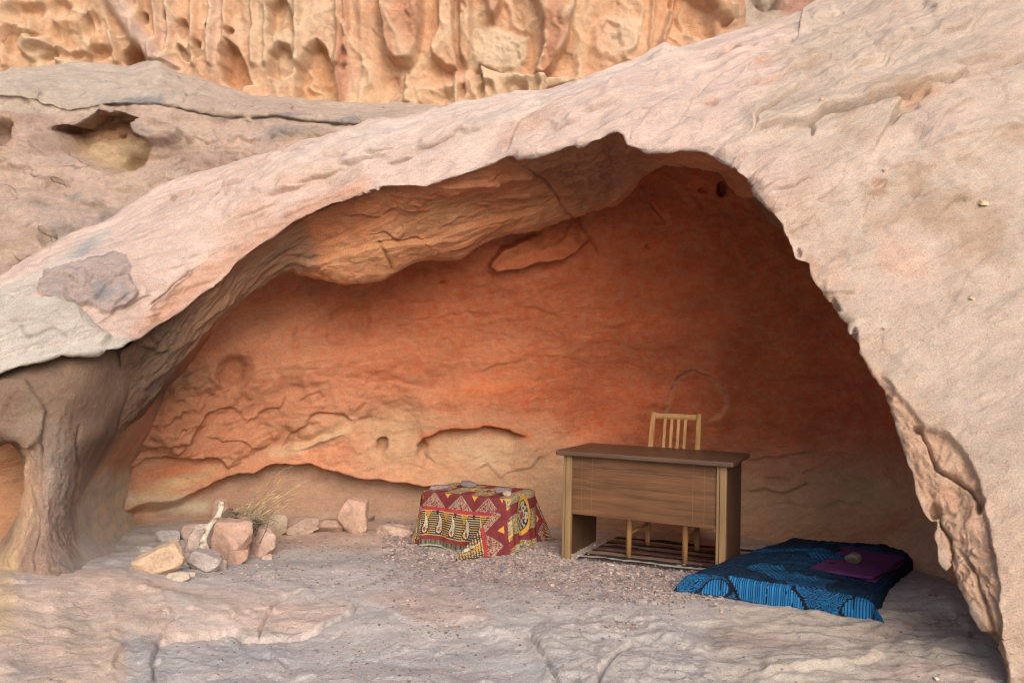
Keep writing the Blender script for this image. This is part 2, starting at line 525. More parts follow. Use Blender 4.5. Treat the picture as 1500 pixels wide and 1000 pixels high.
A.flakes(46, (230, 900, 150, 330), 70, -0.33, 0.020, 5, 22)
A.flakes(60, (900, 1500, 0, 300), 70, -0.42, 0.022, 6, 24)
A.flakes(34, (1130, 1500, 250, 620), 60, -0.5, 0.010, 7, 26, 0.3)
A.flakes(22, (30, 420, 330, 470), 40, -0.5, 0.014, 8, 16)
# big fissure of the right shoulder with the block under it
K1 = [(1098, 203), (1108, 198), (1129, 194), (1160, 188), (1186, 186), (1206, 169), (1238, 165), (1272, 158), (1294, 151), (1326, 143), (1350, 132), (1391, 124), (1425, 102), (1455, 97), (1500, 80), (1560, 60)]
A.crack(K1, 2.4, 0.05, 0.04)
A.step(K1, 0.030, 40, 1.6, 1, 0.03)
A.step(K1, -0.012, 25, 1.6, -1, 0.03)
A.crack([(1202, 171), (1238, 164), (1272, 157), (1294, 150), (1330, 141)], 4, 0.11, 0.15)
A.crack([(1187, 186), (1190, 196), (1186, 207)], 2.2, 0.05, 0.1)
A.crack([(1104, 200), (1107, 178), (1136, 153), (1167, 129), (1185, 112)], 2.2, 0.035)
A.step([(1104, 200), (1107, 178), (1136, 153), (1167, 129), (1190, 110)], 0.03, 60, 2, 1)
A.crack([(1000, 172), (1014, 148), (1030, 128), (1058, 112)], 2.4, 0.03)
A.crack([(1300, 190), (1318, 172), (1345, 165)], 4, 0.05)
A.dent(1335, 152, 26, 11, 0.06, -25)
A.dent(1440, 92, 45, 7, 0.05, -14)
A.step([(1270, 235), (1290, 205), (1300, 185), (1320, 150)], 0.03, 40, 2.5, 1)
A.step([(1358, 215), (1380, 180), (1400, 160), (1430, 150)], 0.035, 50, 3, 1)
A.step([(1340, 225), (1400, 208), (1450, 196), (1510, 188)], 0.035, 45, 3, 1)
A.crack([(1210, 228), (1228, 229), (1245, 235)], 1.6, 0.02)
A.crack([(1380, 470), (1400, 430), (1420, 395), (1470, 350)], 3, 0.012)
A.crack([(1190, 293), (1215, 297), (1250, 298)], 2.5, 0.02)
A.dent(1286, 271, 12, 8, 0.035); A.dent(1290, 285, 14, 5, 0.025)
A.step([(1240, 395), (1270, 390), (1300, 384), (1320, 398)], 0.012, 40, 2, 1)
A.step([(1205, 432), (1228, 432), (1255, 430)], 0.02, 20, 1.5, 1)
# broken band beside the lip, lower right
K2 = [(1284, 548), (1300, 560), (1330, 600), (1352, 628), (1385, 640), (1415, 672), (1432, 706), (1442, 745), (1456, 800), (1468, 860), (1470, 930), (1480, 1010)]
A.step(K2, 0.04, 60, 3, 1, 0.04)
bandm = A.mask([(1290, 556)] + K2[1:] + [(1470, 1010), (1450, 930), (1400, 840), (1340, 700), (1312, 610)], 5)
A.disp += bandm * (0.030 * terrace(fbm(V * np.array([7, 7, 4]) + 3, 4), 3, 0.06) + 0.012 * ridge(V * 16, 3) - 0.01)
A.crack([(1335, 622), (1350, 632), (1372, 690), (1405, 705), (1425, 720), (1436, 750)], 2.4, 0.06)
A.dent(1343, 630, 8, 6, 0.04); A.dent(1436, 742, 7, 14, 0.05, 15); A.dent(1370, 752, 7, 18, 0.05, -10)
A.crack([(1372, 760), (1392, 790), (1398, 826)], 2.2, 0.05)
A.crack([(1400, 800), (1425, 830), (1450, 900), (1462, 940)], 3, 0.03)
A.dent(1452, 935, 16, 12, 0.05)
A.dent(1224, 448, 10, 6, 0.06, 50); A.dent(1252, 490, 5, 10, 0.05); A.dent(1170, 368, 5, 8, 0.03)
# crown of the arch
A.crack([(744, 225), (750, 206), (757, 190), (768, 176)], 2.2, 0.03, 0.1)
A.step([(744, 225), (752, 204), (766, 178)], 0.022, 40, 2, -1)
A.step([(917, 210), (935, 190), (960, 165), (1000, 140)], 0.02, 50, 4, -1)
A.dent(1070, 80, 14, 7, 0.05, -10); A.dent(1042, 153, 10, 6, 0.03)
for x, y, l, sl in [(560, 225, 60, -.22), (640, 214, 70, -.25), (470, 262, 70, -.3), (590, 238, 45, -.3), (350, 285, 40, -.25), (880, 160, 60, -.45), (830, 190, 40, -.4),
                    (980, 120, 50, -.4), (1130, 75, 60, -.35), (1180, 100, 70, -.4), (1240, 60, 80, -.4), (1330, 60, 70, -.45), (1270, 95, 50, -.4), (1100, 130, 55, -.25), (1400, 40, 60, -.4),
                    (690, 198, 50, -.25), (520, 240, 50, -.25), (420, 285, 60, -.35), (1210, 30, 45, -.4), (1080, 105, 60, -.3)]:
    pts = [(x - l / 2, y - sl * l / 2), (x - l * .1, y + 2), (x + l / 2, y + sl * l / 2)]
    A.crack(pts, 1.7, 0.035, 0.3)
    A.step(pts, 0.028, 22, 1.6, 1, 0.3)
A.dent(568, 204, 3, 3, 0.05); A.dent(630, 219, 3, 2.5, 0.05); A.dent(258, 301, 6, 4, 0.05)
A.crack([(240, 306), (258, 301), (300, 297)], 2, 0.025)
A.step([(250, 306), (300, 298), (345, 292), (400, 288)], 0.02, 30, 1.5, 1)
A.crack([(440, 318), (470, 305), (520, 285), (570, 272)], 2, 0.02)
# flaking crust on the left arm, the white ledge
FL = [(60, 432), (66, 412), (72, 401), (92, 392), (112, 388), (143, 378), (170, 376), (185, 380), (193, 391), (190, 408), (198, 428), (190, 442), (183, 449), (172, 452), (163, 460), (150, 459), (136, 446), (119, 449), (95, 447), (75, 440)]
A.plate(FL, 0.035, 1.6)
flm = A.mask(FL, 3)
for pts in ([(136, 405), (131, 416), (146, 411), (160, 412), (177, 408), (190, 400)], [(72, 418), (100, 412), (120, 424), (136, 416)], [(140, 440), (150, 430), (165, 420), (160, 412)], [(95, 447), (100, 430), (120, 424)]):
    A.crack(pts, 1.8, 0.03, 0.05); A.step(pts, 0.018, 25, 1.2, 1, 0.05)
A.disp += flm * 0.012 * terrace(fbm(V * 11, 3), 4)
LG = [(-420, 520), (-200, 480), (0, 449), (60, 444), (98, 443), (112, 447), (122, 458), (136, 474), (150, 486), (166, 494), (200, 498), (230, 520), (0, 640), (-300, 760)]
A.step([(-420, 520), (-200, 480), (0, 449), (60, 444), (98, 443), (112, 447), (122, 458), (136, 474), (150, 486), (168, 496)], 0.07, 30, 2, -1, 0.02)
lgm = A.mask(LG, 4)
A.crack([(30, 474), (36, 490), (48, 502)], 1.8, 0.022); A.crack([(28, 500), (55, 494), (80, 482), (92, 490), (104, 500)], 1.8, 0.02)
A.crack([(0, 478), (28, 475), (60, 470)], 1.8, 0.012)
A.crack([(118, 456), (128, 472), (144, 486), (162, 494)], 2.2, 0.04)
A.step([(-10, 452), (20, 442), (45, 436), (62, 432)], 0.02, 20, 2, 1)
A.crack([(215, 452), (245, 428), (262, 412), (282, 404)], 1.8, 0.02); A.step([(215, 455), (245, 430), (285, 402)], 0.02, 30, 1.6, 1)
A.bake()
# mineral colours
A.col[:] = PINK
cn = fbm(qs * np.array([0.7, 1.8, 1.8]) + 70, 4)
A.paint(CREAM, sm(-0.3, 0.7, cn + 1.6 * (right - 0.45)))
A.paint((0.53, 0.345, 0.275), 0.75 * sm(0.25, 0.9, fbm(qs * np.array([0.8, 3, 3]) + 90, 4)) * (1 - 0.55 * right))
A.paint((0.43, 0.29, 0.20), 0.6 * sm(0.2, 0.8, fbm(q * 2.2 + 60, 4)) * right)
A.paint((0.54, 0.33, 0.245), 0.7 * A.blob(1290, 400, 90, 60) * sm(-0.4, 0.5, fbm(q * 3, 3)))
A.paint((0.54, 0.38, 0.285), 0.65 * A.mask([(1300, 560), (1450, 700), (1520, 760), (1520, 1010), (1470, 1010), (1330, 700)], 40))
A.paint((0.56, 0.36, 0.25), bandm * 0.8)
A.paint((0.46, 0.29, 0.20), bandm * sm(0, 0.7, fbm(V * 6, 4)) * 0.8)
A.paint((0.63, 0.535, 0.475), 0.75 * A.mask([(420, 200), (760, 140), (1000, 70), (1010, 110), (760, 215), (420, 290)], 40) * sm(-0.5, 0.5, cn))
A.paint((0.53, 0.29, 0.20), 0.85 * A.mask([(190, 490), (240, 430), (330, 370), (450, 305), (540, 262), (540, 285), (440, 325), (330, 405), (240, 480)], 16))
A.paint((0.55, 0.36, 0.27), 0.6 * A.mask([(160, 470), (220, 350), (400, 250), (520, 230), (430, 330), (260, 460)], 30) * sm(-0.3, 0.6, fbm(q * 2.5 + 8, 3)))
A.paint(WHITE, lgm * 0.95)
A.paint(WHITE, 0.8 * A.mask([(-20, 470), (-20, 425), (70, 390), (160, 340), (165, 352), (72, 402), (58, 435)], 8))
A.paint((0.36, 0.29, 0.27), flm * 0.75); A.paint(SLATE, flm * sm(0.1, 0.7, fbm(V * 7 + 4, 3)) * 0.8)
A.paint(SLATE, 0.7 * A.blob(128, 366, 22, 8, -25))
A.paint((0.55, 0.35, 0.20), 0.5 * A.blob(1345, 150, 30, 14, -25))
A.paint((0.45, 0.27, 0.18), 0.8 * np.clip(lipm, 0, 1) * (T[None, :].repeat(len(ROWS), 0).ravel() > 1080) * sm(-0.2, 0.5, fbm(V * 9, 3)))
A.paint((0.34, 0.20, 0.13), 1 - sm(7.5, 8.8, rowpos))
for x, y, rx, ry in [(1042, 153, 12, 7), (1070, 82, 16, 8), (1120, 100, 20, 5), (1130, 122, 22, 5), (1340, 150, 30, 9), (1286, 275, 16, 12)]:
    A.paint((0.52, 0.30, 0.20), 0.6 * A.blob(x, y, rx, ry, -20))
arch = A.build('rock_arch', mat_arch)
tag(arch, 'pale pink sandstone arch framing the cave mouth', None, None, 'structure')

# ------------------------------------------------------------------ ceiling of the cave, down to its hanging edge
CT = [(t, x, y - 3, d + 0.11) for t, x, y, d in RIM if 200 <= t <= 1080]
CT = [(150, 178, 512, 4.66)] + CT + [(1130, 1120, 262, 4.5)]
CB = [(150, 172, 632, 4.95), (182, 198, 596, 5.0), (215, 222, 560, 5.05), (240, 246, 530, 5.12), (268, 274, 500, 5.2), (300, 306, 470, 5.3), (340, 346, 434, 5.4), (380, 386, 408, 5.5), (405, 408, 398, 5.55), (425, 425, 395, 5.6), (450, 450, 397, 5.62),
      (480, 480, 402, 5.62), (505, 506, 407, 5.6), (530, 530, 405, 5.6), (556, 556, 401, 5.6), (574, 574, 392, 5.62), (590, 590, 382, 5.64), (610, 610, 373, 5.66), (630, 630, 370, 5.68), (655, 655, 372, 5.7), (672, 674, 370, 5.7), (686, 686, 356, 5.72), (700, 700, 346, 5.74),
      (720, 722, 338, 5.78), (760, 760, 330, 5.82), (800, 800, 324, 5.86), (830, 832, 317, 5.88), (860, 862, 308, 5.86), (900, 902, 298, 5.8), (925, 926, 282, 5.65), (950, 950, 258, 5.4), (975, 975, 246, 5.25), (1010, 1010, 243, 5.15), (1050, 1050, 248, 5.05), (1080, 1082, 256, 4.95), (1130, 1130, 300, 4.9)]
T2 = np.linspace(150, 1130, 490)
c0, c3 = trow(CT, T2), trow(CB, T2)
c0s, c3s = soften(c0, T2, 14.0), soften(c3, T2, 14.0)
bulge = np.array([0, -0.10, -0.07])
rows = [c0 + np.array([0, 0.12, 0.06]), c0, c0s * 0.62 + c3s * 0.38 + bulge * np.interp(T2, [150, 350, 500, 1000, 1130], [0, 0.3, -0.15, -0.5, 0])[:, None],
        c0s * 0.25 + c3s * 0.75 + bulge * np.interp(T2, [150, 400, 520, 700, 900, 1130], [0.2, 0.3, 0.05, 0.05, -0.4, 0])[:, None], c3,
        c3 + np.array([0, 0.10, 0.03]), c3 + np.array([0, 0.45, 0.16]), c3 + np.array([0, 1.2, 0.5])]
CR = np.concatenate([np.linspace(0, 18.5, 190, endpoint=False), np.linspace(18.5, 25, 16)])
Cc = Sheet(splice(rows, [0, 1, 7, 13, 17, 19, 22, 25], CR), warp=2.5)
rp = np.repeat(CR, len(T2))
Cc.vis &= rp < 18.5
V = Cc.V
FC = frame_of((0.85, 0.1, 0.5)); q = V @ FC; qs = q * np.array([0.4, 1, 1])
Cc.disp += 0.030 * terrace(fbm(qs * 2.2 + 4, 3), 3, 0.16) + 0.05 * fbm(qs * 1.3, 2)
Cc.disp += 0.005 * ridge(qs * np.array([1, 5, 5]) + 2, 3) + 0.006 * fbm(q * 16, 4) + 0.003 * fbm(q * 60, 2)
Cc.flakes(12, (430, 900, 220, 390), 80, -0.3, 0.018, 9, 22)
L1 = [(425, 380), (484, 374), (526, 362), (560, 353), (588, 348), (630, 343), (668, 327), (713, 312), (760, 305), (800, 300)]
Cc.step(L1, 0.04, 60, 2, -1, 0.05); Cc.crack(L1, 2, 0.004, 0.1)
Cc.crack([(435, 378), (470, 357), (526, 334), (567, 312), (590, 296)], 1.5, 0.015, 0.1)
Cc.step([(435, 378), (470, 357), (526, 334), (567, 312)], 0.03, 40, 1.6, -1)
Cc.crack([(556, 352), (562, 366), (571, 388)], 1.6, 0.03, 0)
L2 = [(700, 290), (720, 286), (760, 284), (813, 284), (860, 286), (905, 282)]
Cc.step(L2, 0.04, 40, 2, 1); Cc.crack(L2, 1.6, 0.02)
Cc.crack([(748, 228), (785, 248), (800, 262), (813, 280), (827, 307), (840, 318)], 1.8, 0.025, 0)
Cc.step([(640, 268), (700, 258), (760, 246), (790, 250)], 0.04, 30, 2, -1)
Cc.step([(716, 300), (720, 270), (728, 250)], 0.03, 30, 2, 1)
Cc.step([(945, 255), (920, 275), (900, 290), (865, 303)], 0.05, 40, 2, -1)
Cc.disp += 0.03 * Cc.blob(850, 235, 60, 25) * ridge(V * 9, 3) + 0.012 * Cc.blob(600, 290, 60, 20) * ridge(V * 12, 3)
lb = Cc.mask([(190, 620), (215, 500), (330, 395), (440, 320), (470, 380), (400, 408), (300, 480), (225, 575)], 12)
FL2 = frame_of((0.75, 0.1, 0.66)); ql = V @ FL2
Cc.disp += lb * 0.018 * ridge(ql * np.array([1.2, 9, 9]), 3)
Cc.crack([(218, 480), (222, 494), (228, 505)], 1.8, 0.03, 0)
Cc.step([(198, 500), (212, 507), (226, 512), (240, 505)], 0.03, 25, 2, 1)
Cc.bake()
Cc.col[:] = (0.66, 0.275, 0.142)
cn = fbm(qs * 2 + 9, 4)
Cc.paint((0.68, 0.32, 0.165), sm(0.0, 0.8, cn) * 0.7)
Cc.paint((0.72, 0.375, 0.195), 0.8 * Cc.mask([(440, 390), (480, 352), (640, 290), (690, 300), (690, 345), (560, 400)], 25) * sm(-0.5, 0.5, cn))
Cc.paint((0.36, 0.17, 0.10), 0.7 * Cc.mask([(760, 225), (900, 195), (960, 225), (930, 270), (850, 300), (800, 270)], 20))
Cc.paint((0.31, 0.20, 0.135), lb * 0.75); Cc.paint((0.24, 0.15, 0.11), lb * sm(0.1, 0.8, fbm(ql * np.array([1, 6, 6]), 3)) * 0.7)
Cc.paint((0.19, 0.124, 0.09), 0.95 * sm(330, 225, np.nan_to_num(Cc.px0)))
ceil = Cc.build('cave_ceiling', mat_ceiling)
tag(ceil, 'brown layered rock ceiling hanging over the cave', None, None, 'structure')

# ------------------------------------------------------------------ back wall of the cave
X = np.concatenate([np.linspace(-320, 60, 30, endpoint=False), np.linspace(60, 1420, 580, endpoint=False), np.linspace(1420, 1800, 16)])
Y = np.concatenate([np.linspace(60, 800, 330, endpoint=False), np.linspace(800, 900, 14)])
XX, YY = np.meshgrid(X, Y)
_rx = np.array([(r[1], r[2]) for r in RIM if r[0] <= 1080], float)
ytop = np.interp(X, np.append(_rx[:, 0], [1140, 1240, 1340, 1480, 1600, 1800]), np.append(_rx[:, 1] - 8, [262, 400, 620, 830, 870, 880]))
YY = ytop[None, :] + (YY - 60) * ((900 - ytop) / 840.0)[None, :]
D0 = [(-320, 4.5), (-100, 4.75), (0, 4.85), (60, 4.95), (110, 5.15), (160, 5.5), (220, 5.8), (300, 6.05), (400, 6.25), (550, 6.4), (700, 6.45), (850, 6.45),
      (1000, 6.4), (1150, 6.2), (1250, 5.9), (1330, 5.5), (1400, 5.05), (1480, 4.6), (1600, 4.5), (1800, 4.4)]
O0 = [(60, -0.6), (200, -0.45), (300, -0.30), (400, -0.15), (500, -0.02), (600, 0.05), (690, 0.1), (730, 0.08), (765, -0.03), (800, -0.25), (900, -0.8)]
D = scurve(D0, XX) + scurve(O0, YY) + 0.10 * sm(520, 240, YY) * sm(820, 1000, XX) * sm(1500, 1250, XX) + 0.18 * sm(560, 700, YY) * sm(500, 150, XX)
B = Sheet(P(XX, YY, D), warp=3.0)
B.k = 0.72
V = B.V
FB = frame_of((0.97, 0.05, 0.22)); q = V @ FB; qs = q * np.array([0.5, 1, 1])
lowl = np.nan_to_num(sm(760, 420, B.px0) * sm(470, 600, B.py0) * sm(740, 690, B.py0))     # carved lower left part
B.disp += 0.09 * fbm(V * 0.9 + 2, 3) + 0.022 * terrace(fbm(qs * 2.4 + 6, 4), 3.5, 0.2)
B.disp += 0.007 * terrace(fbm(qs * 5.5 + 16, 4), 3, 0.18) * (0.5 + 0.5 * sm(-0.2, 0.4, fbm(V * 1.7, 2)))
B.disp += 0.004 * fbm(q * 17, 4) + 0.0016 * fbm(q * 60, 2)
B.disp += lowl * (0.030 * fbm(V * 4.5 + 30, 3) + 0.02 * terrace(fbm(V * 5 + 35, 3), 3, 0.1))
# recess under the long ledge near the floor
LB = [(150, 760), (200, 742), (240, 738), (272, 731), (316, 705), (345, 696), (380, 691), (391, 684), (426, 680), (461, 683), (490, 692), (519, 699), (562, 705), (606, 709), (660, 718), (720, 735), (800, 752)]
i_ = B.near(LB, 400)
d_, s_, al_ = pdist(B.px[i_], B.py[i_], LB)
below = sm(-2.5, 2.5, -d_ * s_)
B.disp[i_] -= 0.16 * below * np.exp(-d_ / 90) * sm(0, 0.1, al_) * sm(0, 0.25, 1 - al_)
B.disp[i_] += 0.05 * sm(-2, 2, d_ * s_) * np.exp(-d_ / 14) * sm(0, 0.1, al_) * sm(0, 0.25, 1 - al_)
LA = [(120, 720), (160, 700), (200, 683), (217, 672), (240, 667), (258, 666), (290, 665), (316, 667), (330, 677), (338, 690)]
B.step(LA, 0.10, 55, 2.2, 1, 0.05)
LC = [(258, 666), (275, 640), (290, 615), (305, 602), (325, 594), (345, 595), (355, 607), (362, 617), (372, 612), (380, 602), (395, 598), (410, 596), (418, 580), (408, 552), (392, 537), (375, 545), (350, 578)]
B.step(LC, 0.055, 60, 2.6, 1, 0.04)
B.step([(298, 636), (325, 642), (352, 641), (370, 655), (384, 660), (396, 650)], 0.045, 30, 1.6, 1)
B.step([(200, 655), (230, 646), (258, 642), (282, 640)], 0.04, 30, 1.8, 1)
B.plate([(412, 658), (440, 653), (478, 640), (507, 628), (514, 616), (501, 605), (472, 602), (455, 607), (447, 622), (425, 640)], -0.045, 2.2, 30)
B.crack([(412, 660), (440, 656), (478, 643), (508, 631)], 2, -0.03)
B.plate([(440, 587), (450, 576), (468, 573), (478, 580), (466, 590), (450, 593)], -0.022, 1.6)
B.step([(262, 552), (280, 543), (300, 536), (316, 537), (318, 556)], 0.04, 40, 1.8, -1)
rough = B.mask([(190, 640), (225, 575), (262, 548), (320, 540), (345, 580), (300, 605), (262, 655)], 18)
B.disp += rough * 0.05 * ridge(V * 5.5 + 2, 3)
B.dent(343, 541, 26, 22, 0.12, -10, 0.75)
B.flakes(14, (700, 1330, 290, 640), 60, -0.12, 0.012, 10, 22, 0.3)
B.flakes(14, (180, 640, 430, 690), 44, -0.3, 0.016, 12, 18, 0.3)
B.flakes(10, (860, 1380, 640, 770), 60, -0.1, 0.018, 13, 20, 0.3)
B.dent(503, 478, 44, 36, 0.085, -10, 0.5); B.step([(432, 477), (445, 483), (466, 467), (474, 456)], 0.05, 30, 1.8, -1)
B.step([(480, 505), (478, 480), (484, 462), (500, 452)], 0.03, 20, 2, 1)
B.dent(572, 622, 56, 48, 0.085, 0, 0.7); B.dent(559, 651, 8.5, 8.5, 0.11, 0, 0.25)
B.dent(640, 560, 40, 28, 0.03, 0, 0.9); B.dent(570, 565, 50, 18, 0.035, 8, 0.9)
B.step([(520, 535), (545, 528), (575, 527), (585, 536)], 0.02, 16, 1.4, -1)
B.step([(505, 552), (540, 560), (590, 562), (640, 575), (690, 575), (720, 560)], 0.025, 26, 2.5, -1)
B.step([(700, 548), (725, 535), (760, 530), (782, 508)], 0.02, 20, 1.5, 1)
LV = [(616, 672), (612, 656), (622, 642), (645, 631), (690, 625), (735, 626), (775, 640)]
B.step(LV, -0.17, 46, 2.0, -1, 0.1); B.step(LV, 0.03, 14, 2, 1)
B.crack([(613, 655), (620, 668), (634, 676)], 2, 0.04)
B.dent(618, 663, 8, 14, 0.05)
TG = [(718, 387), (722, 376), (735, 364), (760, 350), (800, 338), (850, 326), (868, 340), (850, 362), (830, 374), (805, 380), (785, 381), (765, 388), (745, 393), (728, 393)]
B.step([(870, 345), (850, 362), (830, 374), (805, 380), (785, 381), (765, 388), (745, 393), (728, 393), (718, 387), (722, 376), (735, 364), (760, 350), (800, 338)], 0.20, 34, 2.5, -1, 0.12)
B.step([(800, 345), (815, 335), (850, 338), (862, 352)], 0.03, 16, 1.5, 1)
B.crack([(805, 350), (828, 345), (846, 338)], 1.6, 0.02)
B.dent(648, 413, 4, 2.5, 0.05); B.dent(1058, 276, 8, 10, 0.16, 0, 0.4); B.dent(1028, 279, 6, 4, 0.05); B.dent(948, 362, 3, 3, 0.05)
B.crack([(846, 312), (852, 330), (868, 352), (880, 372)], 2, 0.04, 0)
B.step([(850, 322), (880, 312), (950, 300), (960, 290)], 0.03, 20, 2, 1)
B.crack([(955, 298), (965, 315), (973, 325)], 1.8, 0.03); B.step([(975, 325), (1010, 318), (1030, 305)], 0.03, 30, 2, 1)
B.step([(900, 372), (925, 362), (945, 352), (980, 356)], 0.02, 22, 1.8, 1)
B.step([(1090, 395), (1120, 378), (1150, 376)], 0.03, 26, 2, 1)
AR = [(978, 602), (980, 578), (990, 556), (1005, 545), (1020, 541), (1036, 547), (1052, 560), (1063, 576), (1066, 592), (1058, 604), (1040, 614)]
B.step(AR, 0.045, 26, 1.8, 1, 0.06); B.crack([(x, y) for x, y in AR], 1.2, 0.008, 0)
for pts in ([(790, 520), (830, 524), (850, 512), (865, 500)], [(775, 580), (785, 560), (800, 545)], [(760, 470), (800, 462), (838, 450)], [(740, 440), (790, 452), (830, 470)], [(1100, 560), (1180, 552), (1290, 546)],
            [(900, 400), (960, 410), (1010, 405)], [(940, 440), (990, 452), (1050, 448)], [(880, 480), (930, 470), (985, 478)], [(1060, 410), (1110, 420), (1150, 416)],
            [(620, 470), (680, 455), (740, 460)], [(560, 425), (600, 440), (650, 442)], [(1100, 640), (1160, 636), (1200, 622)]):
    B.step(pts, 0.016, 24, 1.8, 1, 0.25)
B.step([(1095, 722), (1120, 716), (1150, 722), (1175, 712), (1186, 702)], 0.06, 30, 2.5, 1)
B.step([(1120, 740), (1160, 735), (1200, 748), (1230, 732), (1258, 736), (1272, 715)], 0.05, 30, 2.5, 1)
B.crack([(1258, 738), (1264, 722), (1274, 705)], 2, 0.03)
B.step([(1090, 675), (1130, 668), (1180, 660), (1188, 670)], 0.03, 24, 2, 1)
B.step([(690, 688), (715, 680), (735, 700), (745, 690), (775, 686), (800, 660)], 0.03, 18, 2, 1)
B.crack([(838, 652), (846, 632)], 1.6, 0.02, 0)
B.bake()
cn = fbm(q * np.array([0.9, 1.5, 1.5]) + 20, 6, 0.6); cf = fbm(q * np.array([0.8, 2.6, 2.6]) + 80, 6, 0.6)
B.col[:] = ORANGE
pxn, pyn = np.nan_to_num(B.px0), np.nan_to_num(B.py0)
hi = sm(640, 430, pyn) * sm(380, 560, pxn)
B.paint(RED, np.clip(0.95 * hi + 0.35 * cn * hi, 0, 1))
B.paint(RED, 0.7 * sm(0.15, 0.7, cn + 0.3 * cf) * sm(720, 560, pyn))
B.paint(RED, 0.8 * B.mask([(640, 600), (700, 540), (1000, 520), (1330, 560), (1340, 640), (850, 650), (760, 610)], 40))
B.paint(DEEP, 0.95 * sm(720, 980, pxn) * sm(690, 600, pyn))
B.paint((0.47, 0.31, 0.20), 0.8 * sm(250, 120, pxn) * sm(560, 700, pyn))
B.paint((0.45, 0.26, 0.16), 0.75 * sm(420, 260, pxn) * sm(480, 560, pyn) * sm(-0.4, 0.6, cn))
B.paint(BUFF, 0.7 * B.mask([(540, 690), (530, 620), (600, 600), (680, 600), (800, 615), (860, 650), (860, 780), (640, 760), (600, 705)], 36) * sm(-0.9, 0.3, cn))
B.paint((0.50, 0.31, 0.19), 0.8 * B.blob(470, 640, 90, 30, -20) * sm(-0.5, 0.4, cf)); B.paint((0.56, 0.38, 0.24), 0.85 * B.band([(400, 665), (440, 655), (480, 641), (510, 628)], 7))
B.paint((0.52, 0.36, 0.225), 0.85 * sm(650, 730, pyn) * sm(760, 840, pxn) * sm(-1.0, 0.1, cn) * 0.9)
B.paint((0.50, 0.36, 0.23), 0.8 * B.blob(690, 668, 70, 26) * sm(-0.7, 0.4, cn)); B.paint(BUFF, 0.7 * B.blob(590, 650, 60, 40))
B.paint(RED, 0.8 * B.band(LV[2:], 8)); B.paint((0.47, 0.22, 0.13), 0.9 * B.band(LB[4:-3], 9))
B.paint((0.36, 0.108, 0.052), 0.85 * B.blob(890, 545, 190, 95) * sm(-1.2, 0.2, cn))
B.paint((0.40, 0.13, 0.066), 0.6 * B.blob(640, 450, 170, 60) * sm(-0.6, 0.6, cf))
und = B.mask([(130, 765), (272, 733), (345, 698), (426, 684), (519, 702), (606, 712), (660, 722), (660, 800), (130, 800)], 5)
B.paint((0.33, 0.205, 0.145), und * 0.95); B.paint((0.36, 0.27, 0.20), und * sm(735, 760, pyn) * sm(330, 480, pxn) * 0.7)  # purple-brown recess rock, its colour lowered further to match the shade under the ledge
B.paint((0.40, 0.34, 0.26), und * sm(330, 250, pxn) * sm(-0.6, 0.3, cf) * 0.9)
B.paint((0.50, 0.42, 0.31), 0.8 * B.band([(110, 722), (170, 728), (240, 732), (300, 735)], 9) + 0.8 * B.band([(120, 772), (180, 770), (260, 768)], 6))
B.paint((0.33, 0.30, 0.25), 0.7 * B.band([(130, 750), (200, 750), (270, 748)], 8) * sm(-0.5, 0.3, cf))
B.paint(YELLOW, 0.75 * B.blob(262, 705, 55, 13, -20)); B.paint(RED, 0.6 * B.blob(250, 690, 50, 9, -8))
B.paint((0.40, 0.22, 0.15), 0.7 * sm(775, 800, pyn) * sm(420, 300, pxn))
B.paint((0.50, 0.27, 0.16), 0.9 * sm(60, 30, pxn))
B.paint((0.56, 0.33, 0.22), 0.4 * B.band(AR, 3.0))
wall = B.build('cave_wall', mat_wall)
tag(wall, 'red and buff sandstone back wall of the cave', None, None, 'structure')

# ------------------------------------------------------------------ pillar on the left
PR = [('rim', -16, [(-420, 5.2), (-240, 0.13), (60, 0.13), (180, 0.24), (215, 5.05), (266, 6.15)]),
      ('rim', 16, [(-380, 5.1), (-210, 0.05), (65, 0.05), (178, 0.20), (214, 5.1), (262, 6.15)]),
      (572, [(-300, 5.0), (-140, 4.28), (62, 4.33), (168, 4.72), (206, 5.1), (252, 6.15)]),
      (612, [(-220, 5.0), (-70, 4.29), (56, 4.32), (150, 4.66), (190, 5.1), (239, 6.15)]),
      (636, [(-110, 5.0), (-14, 4.32), (56, 4.30), (138, 4.6), (178, 5.05), (229, 6.15)]),
      (652, [(12, 4.95), (32, 4.40), (66, 4.29), (128, 4.56), (168, 5.05), (219, 6.15)]),
      (690, [(30, 4.8), (40, 4.36), (68, 4.25), (108, 4.46), (146, 5.0), (199, 6.10)]),
      (735, [(28, 4.7), (38, 4.31), (64, 4.2), (94, 4.36), (128, 4.9), (194, 6.05)]),
      (780, [(10, 4.7), (27, 4.26), (58, 4.15), (92, 4.32), (130, 4.85), (204, 5.95)]),
      (815, [(-20, 4.6), (8, 4.2), (52, 4.06), (102, 4.25), (150, 4.75), (229, 5.75)]),
      (842, [(-24, 4.45), (6, 4.12), (54, 3.98), (128, 4.17), (195, 4.62), (274, 5.55)]),
      (866, [(-10, 4.3), (22, 4.0), (80, 3.88), (185, 4.08), (262, 4.45), (344, 5.40)]),
      (892, [(-6, 4.1), (26, 3.84), (100, 3.74), (250, 3.96), (330, 4.3), (404, 5.25)]),
      (960, [(-30, 3.9), (10, 3.60), (90, 3.48), (300, 3.72), (380, 4.1), (454, 5.05)]),
      (1060, [(-120, 3.6), (-60, 3.3), (90, 3.2), (330, 3.4), (400, 3.7), (474, 4.55)])]
rows = []
uu = np.linspace(0, 5, 220)
_rm = np.array([(r[1], r[2], r[3]) for r in RIM if r[1] < 400], float)
